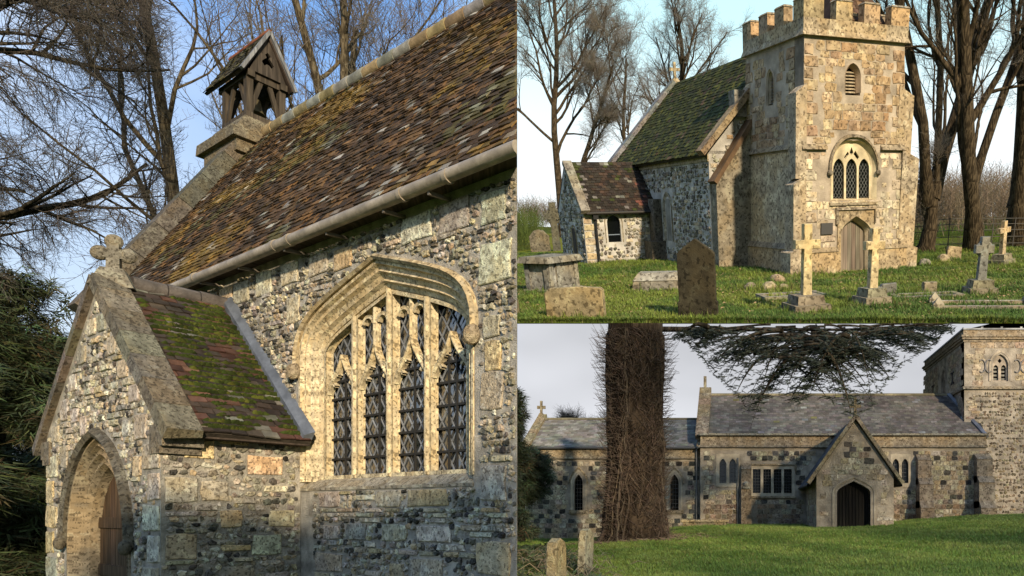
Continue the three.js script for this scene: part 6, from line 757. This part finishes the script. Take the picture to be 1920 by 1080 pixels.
  emit(tw, 'stone', [...masonry({ seed: 331, T: flat(TZ), x0: TX, x1: 17.5, y0: 8.5, y1: 10.85, h: [0.26, 0.34], w: [0.35, 0.7], W: [0.5, 0.8], mix: 0.2, ashlar: pink, rubble: pink, proud: 0.012, round: 0.12, loose: 0, gap: 0.98, ok: (x, y) => x > TX && y < 10.86 && !inB(x, y) }), ...masonry({ seed: 332, T: ([u, v, w]) => [TX - w, v, u], x0: -9.8, x1: TZ, y0: 6.5, y1: 10.85, h: [0.26, 0.34], w: [0.35, 0.7], W: [0.5, 0.8], mix: 0.2, ashlar: pink, rubble: pink, proud: 0.012, round: 0.12, loose: 0, gap: 0.98, ok: (x, y) => x < TZ && y < 10.86 && !inS(x, y) && Math.abs(y - 8.4) > 0.15 }), ...masonry({ seed: 333, T: flat(TZ), x0: TX, x1: 17.5, y0: 1.0, y1: 8.25, h: [0.11, 0.17], w: [0.11, 0.22], W: [0.35, 0.5], mixAt: (x) => x < 12.1 ? 0.6 : 0.0, ashlar: pink, rubble: rub, proud: 0.03, round: 0.9, loose: 0.3, ok: (x, y) => x > TX + 0.01 && y < 8.26 })], M.stone, 70, 'tower_stonework');
  rail(tw, TX - 0.08, 20, 8.3, 8.46, TZ - 0.1, TZ + 0.14, [0.36, 0.32, 0.27], 'string_course'); { const g = new G([0.36, 0.32, 0.27]); g.box(TX - 0.12, TX + 0.05, 8.3, 8.46, -9.8, TZ + 0.02); part('string_course', g, M.stone, tw); }
  { const g = new G([0.42, 0.36, 0.3]); for (const [o, a, b] of [[0.05, 10.86, 10.98], [0.14, 10.98, 11.1], [0.2, 11.1, 11.2], [0.06, 11.2, 11.5]]) g.box(TX - o, 20, a, b, -9.8 - o, TZ + o); part('cornice', g, M.stone, tw); const c = new G([0.3, 0.31, 0.33]); c.box(TX - 0.12, 20, 11.5, 11.58, -9.9, TZ + 0.12); for (let x = 12.6; x < 17; x += 1.05) c.box(x, x + 0.12, 11.58, 11.66, -2.5, TZ + 0.1); part('lead_capping', c, M.lead, tw); const rf = new G([0.3, 0.33, 0.37]); rf.hexa([[TX + 0.1, 11.58, -9.8], [20, 11.58, -9.8], [17, 13, -6], [15, 13, -6], [TX + 0.1, 11.58, -1.7], [20, 11.58, -1.7], [17, 13, -5.4], [15, 13, -5.4]]); part('cap_roof', rf, M.lead, tw); }
  for (const [T, c, nm] of [[flat(TZ), 13.67], [([u, v, w]) => [TX - w, v, u], -5.6]]) { const P = opening(c, 0.42, 8.75, 9.6, 10.2, false, 8), g = new G([0.5, 0.42, 0.33], T); g.sweep(P, [[0.2, -0.01], [0.2, 0.05], [0.1, 0.02], [0, -0.14], [0, -0.3]]); const w = part('belfry_window', g, M.plainStone, tw), t = new G([0.46, 0.38, 0.3], T); t.add(plate(P, [opening(c - 0.21, 0.15, 8.8, 9.45, 9.66, false, 5), opening(c + 0.21, 0.15, 8.8, 9.45, 9.66, false, 5), [[c, 9.72], [c - 0.13, 9.86], [c, 10.02], [c + 0.13, 9.86]]], -0.24, -0.12, 0.012)); part('tracery', t, M.plainStone, w); for (let i = 0; i < 4; i++) for (const s of [-1, 1]) { const l = new G([0.3, 0.28, 0.24], T); l.box(c + s * 0.21 - 0.16, c + s * 0.21 + 0.16, 8.85 + i * 0.2, 8.95 + i * 0.2, -0.26, -0.23); part('louvre', l, M.slate, w); } const k = new G([0.02, 0.02, 0.02], T); k.quad([c - 0.45, 8.7, -0.4], [c + 0.45, 8.7, -0.4], [c + 0.45, 10.2, -0.4], [c - 0.45, 10.2, -0.4]); part('backing', k, M.dark, w); }
  const anchor = (T, x, y) => { const g = new G([0.16, 0.15, 0.15], T); for (const s of [-1, 1]) { const P = []; for (let i = 0; i <= 16; i++) { const A = (-125 + 250 * i / 16) * Math.PI / 180; P.push([x + s * (0.2 - Math.cos(A) * 0.2), y + Math.sin(A) * 0.34, 0.04]); } g.tube(P, 0.032, 6); } part('wall_anchor', g, M.iron, tw); };
  for (const x of [12.85, 14.75]) anchor(flat(TZ), x, 9.55, 1); for (const z of [-3.6, -7.8]) anchor(([u, v, w]) => [TX - w, v, u], z, 9.3, 1);
}
// ---------------- around the long church ----------------
{
  const t = thing('creeper_clad_trunk', 'massive tree trunk wrapped in dry brown creeper before the long church', 'tree', YARD, [-3.73, groundY(-3.73, -24), -24]), R = rng(341), H = 7.5, rad = (v, a) => 1.0 * (1 - 0.12 * sm(0.1, 0.4, v) + 0.04 * sm(0.6, 1, v)) * (1 + 0.45 * Math.pow(Math.max(0, 0.1 - v) / 0.1, 2)) * (0.9 + 0.2 * N2(Math.cos(a) * 1.6 + 4, Math.sin(a) * 1.6 + v * 6, 23)) + 0.13 * Math.exp(-Math.pow((v - 0.46) / 0.05, 2)) * Math.exp(-Math.pow((a - 0.25) / 0.5, 2));
  const base0 = groundY(-3.73, -24), sawn = (z) => EYE + 0.2645 * (24 - z) - base0, g = new G([0.07, 0.052, 0.04]), N = 36, K = 44, at = (i, j) => { const a = i / N * 6.28318, v = j / K, r = rad(v, (a + 0.6) % 6.28318 - 0.6), top = sawn(Math.sin(a) * r); return [Math.cos(a) * r, v * (top + 0.3) - 0.3, Math.sin(a) * r]; }; for (let j = 0; j < K; j++) for (let i = 0; i < N; i++) g.quad(at(i, j), at(i, j + 1), at(i + 1, j + 1), at(i + 1, j)); for (let i = 0; i < N; i++) g.tri(at(i, K), [0, sawn(0), 0], at(i + 1, K)); part('trunk', g, M.bark, t);
  const cre = new G(), twg = new G();
  for (let n = 0; n < 4200; n++) { let a = R() * 6.283, v = R() * 0.95; const len = 0.02 + R() * 0.08, P = [], w = (R() - 0.5) * 0.9; if (N2(a * 1.8 + 7, v * 9, 24) < 0.36) continue; for (let i = 0; i < 5; i++) { const r = rad(v, (a + 0.6) % 6.28318 - 0.6) + 0.012 + R() * 0.05; P.push([Math.cos(a) * r, v * H - 0.3, Math.sin(a) * r]); a += w * 0.3 + (R() - 0.5) * 0.09; v = Math.min(0.96, v + len / 5); } cre.col = jit(R, R() < 0.25 ? [0.1, 0.072, 0.054] : [0.055, 0.04, 0.03], 0.35); cre.tube(P, [0.014, 0.012, 0.011, 0.009, 0.005], 3); }
  for (let n = 0; n < 3200; n++) { const a = R() * 6.283, v = 0.03 + R() * 0.93, r = rad(v, (a + 0.6) % 6.28318 - 0.6), l = 0.12 + R() * 0.36 * (0.5 + v), b = a + (R() - 0.5) * 1.2, y = v * H - 0.3, P = [[Math.cos(a) * r, y, Math.sin(a) * r], [Math.cos(a) * r + Math.cos(b) * l * 0.55, y - l * 0.1 + R() * 0.1, Math.sin(a) * r + Math.sin(b) * l * 0.55], [Math.cos(a) * r + Math.cos(b) * l, y + l * (R() - 0.2), Math.sin(a) * r + Math.sin(b) * l]]; twg.col = jit(R, [0.1, 0.075, 0.058], 0.3); twg.tube(P, [0.009, 0.007, 0.004], 3); }
  for (let n = 0; n < 26; n++) { let a = R() * 6.283; const P = [], rr = 0.02 + R() * 0.035; for (let i = 0; i <= 26; i++) { const v = i / 26 * 0.96, r = rad(v, (a + 0.6) % 6.28318 - 0.6) + rr * 0.5; P.push([Math.cos(a) * r, v * H - 0.3, Math.sin(a) * r]); a += (R() - 0.5) * 0.22; } cre.col = jit(R, [0.09, 0.068, 0.05], 0.3); cre.tube(P, P.map((_, i) => rr * (1 - 0.6 * i / 27)), 5); }
  part('creeper', cre, M.twig, t).userData.kind = 'stuff'; part('creeper_twigs', twg, M.twig, t).userData.kind = 'stuff';
  const lit = new G(); for (let n = 0; n < 900; n++) { const a = R() * 6.283, r = 0.9 + R() * 1.6 * R(), x = -3.73 + Math.cos(a) * r * 1.3, z = -24 + Math.sin(a) * r, y = groundY(x, z) + 0.02 + R() * 0.06, b = R() * 6.283, l = 0.06 + R() * 0.25; lit.col = jit(R, [0.19, 0.14, 0.1], 0.4); lit.tube([[x, y, z], [x + Math.cos(b) * l, y + R() * 0.06, z + Math.sin(b) * l]], [0.012, 0.006], 3); } const lm = part('twig_litter', lit, M.twig, scene); lm.applyMatrix4(YARD); Object.assign(lm.userData, { kind: 'stuff', label: 'dry twigs and leaves around the foot of the creeper-clad trunk', category: 'litter' });
}
{ // cedar: trunk behind the creeper-clad one, long limbs reaching right, drooping sprays
  const CX = -4.3, CZ = -28, t = thing('cedar_tree', 'dark cedar boughs hanging down before the long slate roof', 'tree', YARD, [CX, groundY(CX, CZ), CZ]), R = rng(351), w = new G([0.09, 0.075, 0.06]), roofY = (z) => EYE + 0.2645 * -z - 0.1, oy = -groundY(CX, CZ), ox = -CX, oz = -CZ; w.tube([[0, -0.3, 0], [0.1, 4, 0], [0, roofY(CZ) + oy - 0.1, 0]], [0.6, 0.45, 0.3], 12);
  const hull = [[-2.1, 7.6], [-1.6, 7.1], [-1.0, 6.4], [-0.2, 5.7], [0.15, 4.4], [0.5, 5.5], [1.2, 5.8], [1.7, 5.2], [2.3, 5.8], [2.9, 5.5], [3.5, 5.0], [4.1, 5.3], [4.7, 6.2], [5.3, 6.9], [6.0, 7.3], [6.8, 8.0]], low = (x, z) => { const k = 24 / -z; let y = 8.2; x *= k; for (let i = 0; i + 1 < hull.length; i++) if (x < hull[i + 1][0]) { y = mix(hull[i][1], hull[i + 1][1], sm(hull[i][0], hull[i + 1][0], x)); break; } return EYE + (y - EYE) / k; };
  const L = [], spray = (x, y, z, s) => { if (y < roofY(z) - 0.03) L.push([x + ox, y + oy, z + oz, s, R() * 6.283, (R() - 0.5) * 0.8, (R() - 0.5) * 0.8]); };
  for (const [x1, z1] of [[4.2, -23.2], [5.4, -24.6]]) { const P = []; for (let i = 0; i <= 10; i++) { const q = i / 10, z = mix(CZ, z1, Math.pow(q, 0.7)); P.push([mix(0, x1 + ox, q), roofY(z) - 0.13 + oy, z + oz]); } w.tube(P, P.map((_, i) => 0.12 * (1 - i / 12)), 7); }
  for (let n = 0; n < 120; n++) { // boughs at several levels reach out and droop to ragged tips
    const xt = -2.15 + 9.0 * (n + R()) / 120, z0 = -22.4 - R() * 3, s = xt < 2.4 ? -1 : 1, span = 0.7 + R() * 2.2, xs = xt - s * span, depth = Math.max(0.05, roofY(z0) - low(xt, z0)), ys = roofY(z0) - R() * 0.45 * depth, yt = Math.min(ys - 0.05, roofY(z0) - depth * (n % 3 ? 0.25 + 0.75 * R() : 1)), P = [];
    for (let i = 0; i <= 14; i++) { const q = i / 14, x = mix(xs, xt, q), y = Math.min(roofY(z0), mix(ys, yt, Math.pow(q, 2.2)) + 0.07 * Math.sin(q * 3)), z = z0 + 0.25 * Math.sin(q * 4 + n); P.push([x + ox, y + oy, z + oz]); if (i > 2) for (let k = 0; k < 3; k++) spray(x + (R() - 0.5) * 0.34, y - 0.02 - R() * 0.06, z + (R() - 0.5) * 0.55, 0.4 + R() * 0.4); if (i > 4 && R() < 0.4) { const l = 0.2 + R() * 0.4, dx = s * l, dy = -l * (0.1 + 0.6 * R()), S = []; for (let k = 0; k <= 5; k++) { const e = k / 5, sx = x + dx * e, sy = Math.max(y + dy * e * e, low(sx, z) - 0.15); S.push([sx + ox, sy + oy, z + oz + e * 0.1]); spray(sx, sy, z + e * 0.1, 0.32 + R() * 0.3); spray(sx + (R() - 0.5) * 0.15, sy - 0.02, z + (R() - 0.5) * 0.2, 0.3 + R() * 0.3); } w.tube(S, S.map((_, k) => 0.012 * (1 - k / 6)), 3); } }
    w.tube(P, P.map((_, i) => (n % 8 ? 0.045 : 0.1) * (1 - i / 15.5)), 5);
  }
  part('trunk', w, M.bark, t); const ng = new G(), r2 = rng(352); for (let i = 0; i < 46; i++) { const a = r2() * 6.283, tt = (r2() - 0.5) * 0.34, e = [tt + Math.cos(a) * 0.09, (r2() - 0.45) * 0.07, Math.sin(a) * 0.09], c = 0.7 + 0.6 * r2(); ng.col = [c, c, c]; ng.tri([tt - 0.006, -0.006, 0], [tt + 0.006, 0.006, 0.004], e); } for (const s of [-1, 1]) ng.tube([[-0.2, 0, 0], [0.2, 0.01 * s, 0.02 * s]], 0.008, 3);
  crown('needles', ng.geo(), M.leaf, L, t, () => jit(R, [0.075, 0.09, 0.066], 0.35));
}
evergreen('yew_tree', 'dark spired yew at the left end of the long church', [-10.1, groundY(-10.1, -31), -31], 6.5, 0.95, 0.9, 900, [0.05, 0.065, 0.03], 361, { frame: YARD, shape: (v) => 1.05 - v * 0.95 });
evergreen('yew_tree', 'low spreading yew against the chancel wall', [-10.6, groundY(-10.6, -33.5), -33.5], 4.4, 1.5, 1.1, 900, [0.045, 0.06, 0.025], 362, { frame: YARD, y0: 0.45 });
[['bare treetop above the chancel ridge, nearer the gable cross', -15, -62, 371], ['bare treetop above the chancel ridge, nearer the great trunk', -12.6, -60, 372]].forEach(([label, x, z, seed]) => plantTree('bare_tree', label, YARD, [x, -0.2, z], { seed, col: [0.16, 0.13, 0.1], twigCol: [0.2, 0.17, 0.14], kids: [14, 7, 5], twigs: 4, spray: 1, ratio: [0.5, 0.5, 0.5], angle: [[0.4, 0.9], [0.4, 0.9], [0.4, 0.9]], up: [0, 0.07, 0.07, 0.06], clear: 0.3, minR: 0.02, stems: [{ at: [0, 0, 0], dir: [0, 1, 0], len: 8.2, r: 0.25 }] }, 'bare treetops behind the chancel'));
{
  const hs = (label, x, z, turn, lean, w, h, col) => { const t = thing('headstone', label, 'headstone', YARD, [x, groundY(x, z) - 0.1, z], turn); t.rotateZ(lean); const g = new G(col); g.add(plate([[-w / 2, -0.15], [w / 2, -0.15], [w / 2, h - w * 0.42], [w * 0.38, h - w * 0.12], [0, h], [-w * 0.38, h - w * 0.12], [-w / 2, h - w * 0.42]], [], -0.07, 0.07, 0.015)); part('stone', g, M.stone, t); };
  hs('ochre lichened headstone seen edge on at the lower left of the lawn', -2.5, -9.4, 1.5, 0.02, 0.42, 0.92, [0.46, 0.38, 0.24]);
  hs('leaning pale headstone just behind the ochre one', -2.95, -13, 1.46, -0.13, 0.48, 0.95, [0.5, 0.47, 0.37]);
  const t = thing('table_tomb', 'low flat table tomb against the nave beside the great trunk', 'tomb', YARD, [-1.95, groundY(-1.95, -33.5), -33.5]), b = new G([0.3, 0.27, 0.2]); b.box(-1.0, 1.0, -0.1, 0.22, -0.4, 0.4); part('base', b, M.stone, t); const s = new G([0.5, 0.44, 0.32]); s.box(-1.1, 1.12, 0.22, 0.31, -0.48, 0.48); part('slab', s, M.stone, t);
  const R = rng(381), o = new THREE.Group(); o.name = 'bramble_patch'; o.applyMatrix4(YARD); o.userData = { kind: 'stuff', label: 'tangle of dead stems and ivy round the two headstones', category: 'undergrowth' }; scene.add(o); const g = new G(); for (let i = 0; i < 420; i++) { const d = 9.5 + R() * 9, x = -0.315 * d + R() * (1.2 + (R() < 0.3 ? 0.9 : 0)), y = groundY(x, -d), a = R() * 6.283, l = 0.2 + R() * 0.5; g.col = jit(R, [0.2, 0.16, 0.11], 0.4); g.tube([[x, y, -d], [x + Math.cos(a) * l * 0.5, y + l * 0.35 * R() + 0.05, -d + Math.sin(a) * l * 0.5], [x + Math.cos(a) * l, y + 0.12 * R(), -d + Math.sin(a) * l]], [0.01, 0.008, 0.004], 3); } part('stems', g, M.twig, o).userData.kind = 'stuff';
  const L = []; for (let i = 0; i < 700; i++) { const d = 10 + R() * 14, x = -0.32 * d + R() * 1.3; L.push([x, groundY(x, -d) + 0.04 + R() * 0.06, -d, 0.25 + R() * 0.3, R() * 6.283, (R() - 0.5), (R() - 0.5)]); } crown('ivy_leaves', sprayGeo(rng(382), 14, 0.5, 0.06, 0.2, 0.3), M.leaf, L, o, () => jit(R, [0.05, 0.075, 0.025], 0.4));
}
{ // lawn blades
  const R = rng(391), L = []; for (let i = 0; i < 90000; i++) { const d = 9.5 + 27 * Math.pow(R(), 1.5), x = mix(-0.325, 0.4, R()) * d, y = groundY(x, -d); if (Math.hypot(x + 3.73, d - 24) < 1.5 && R() < 0.8) continue; if (d > 31.3 && x > 2.9 && x < 6.7) continue; if (d > 36.9) continue; if (x < -0.26 * d && d < 20 && R() < 0.7) continue; L.push([x, y - 0.005, -d, 0.7 + R() * 0.7, R() * 6.283, 0, 0, 0.6 + 0.7 * N2(x * 1.2, d * 1.2, 75)]); }
  const o = new THREE.Group(); o.name = 'lawn_grass'; o.applyMatrix4(YARD); o.userData = { kind: 'stuff', label: 'green lawn in front of the long church', category: 'grass' }; scene.add(o);
  crown('grass_blades', tuftGeo, M.leaf, L, o, (i, l) => { const n = N2(l[0] * 0.5, l[2] * 0.5, 76); return jit(R, mix3(mix3([0.11, 0.18, 0.028], [0.19, 0.25, 0.055], sm(0.35, 0.65, n)), [0.26, 0.22, 0.1], R() < 0.1 ? 0.6 : 0), 0.25); });
}
// ---------------- behind the viewpoint: unseen hedge and bare trees, added to block and thin the sun ----------------
UVK = 1;
{  // added hedge, out of view: shades the porch side and lower nave wall
  const x0 = 0.6, x1 = 4.55, top = 6.0, seed = 401, t = thing('added_hedge', 'unseen yew hedge added behind the viewpoint to shade the near church', 'hedge', WORLD, [(x0 + x1) / 2, landY(2.5, 6.8), 6.8]), w = (x1 - x0) / 2, q = new THREE.BoxGeometry(2 * w, top, 1.6, Math.ceil(w * 8), Math.ceil(top * 4), 5), a = q.attributes.position, c = []; for (let i = 0; i < a.count; i++) { const x = a.getX(i), y = a.getY(i), z = a.getZ(i), n = N2(x * 1.7 + seed, y * 1.7 + z, seed, 4) - 0.5; a.setXYZ(i, x + n * 0.3, y + top / 2 + n * 0.5, z + n * 0.5); c.push(0.03 + 0.02 * n, 0.05 + 0.03 * n, 0.015); } q.setAttribute('color', new THREE.Float32BufferAttribute(c, 3)); q.computeVertexNormals(); part('foliage', q, M.leaf, t);
}
const sunGap = (v) => v.z > 4 && v.x > 6.0 + 0.529 * (v.z - 8) && v.y < 17 + 0.3176 * (v.z - 8);  // added trees grow only where they filter sun from the long church
['unseen bare tree added to thin the sun, nearest to the hedge', 'second unseen bare tree added to thin the sun', 'third unseen bare tree added to thin the sun', 'fourth unseen bare tree added to thin the sun', 'fifth unseen bare tree added to thin the sun', 'sixth unseen bare tree added to thin the sun', 'unseen bare tree added to thin the sun, farthest right'].forEach((label, i) => { const x = 13 + i * 3.3, z = 16 + (i % 2) * 3; plantTree('bare_tree', label, WORLD, [x, landY(x, z) - 0.1, z], { seed: 411 + i, col: [0.14, 0.11, 0.08], twigCol: [0.17, 0.14, 0.11], kids: [15, 6, 4], twigs: 2, spray: 1.0, ratio: [0.3, 0.5, 0.5], angle: [[0.7, 1.35], [0.4, 1], [0.4, 1]], up: [0.01, 0.03, 0.03, 0.03], bend: 0.14, clear: 0.12, minR: 0.016, stems: [{ at: [0, 0, 0], dir: [0, 1, 0], len: 18.5, r: 0.3 }], flare: 1.3, keepWorld: sunGap }, 'unseen bare trees added to thin the sun'); });

renderer.render(scene, camera);
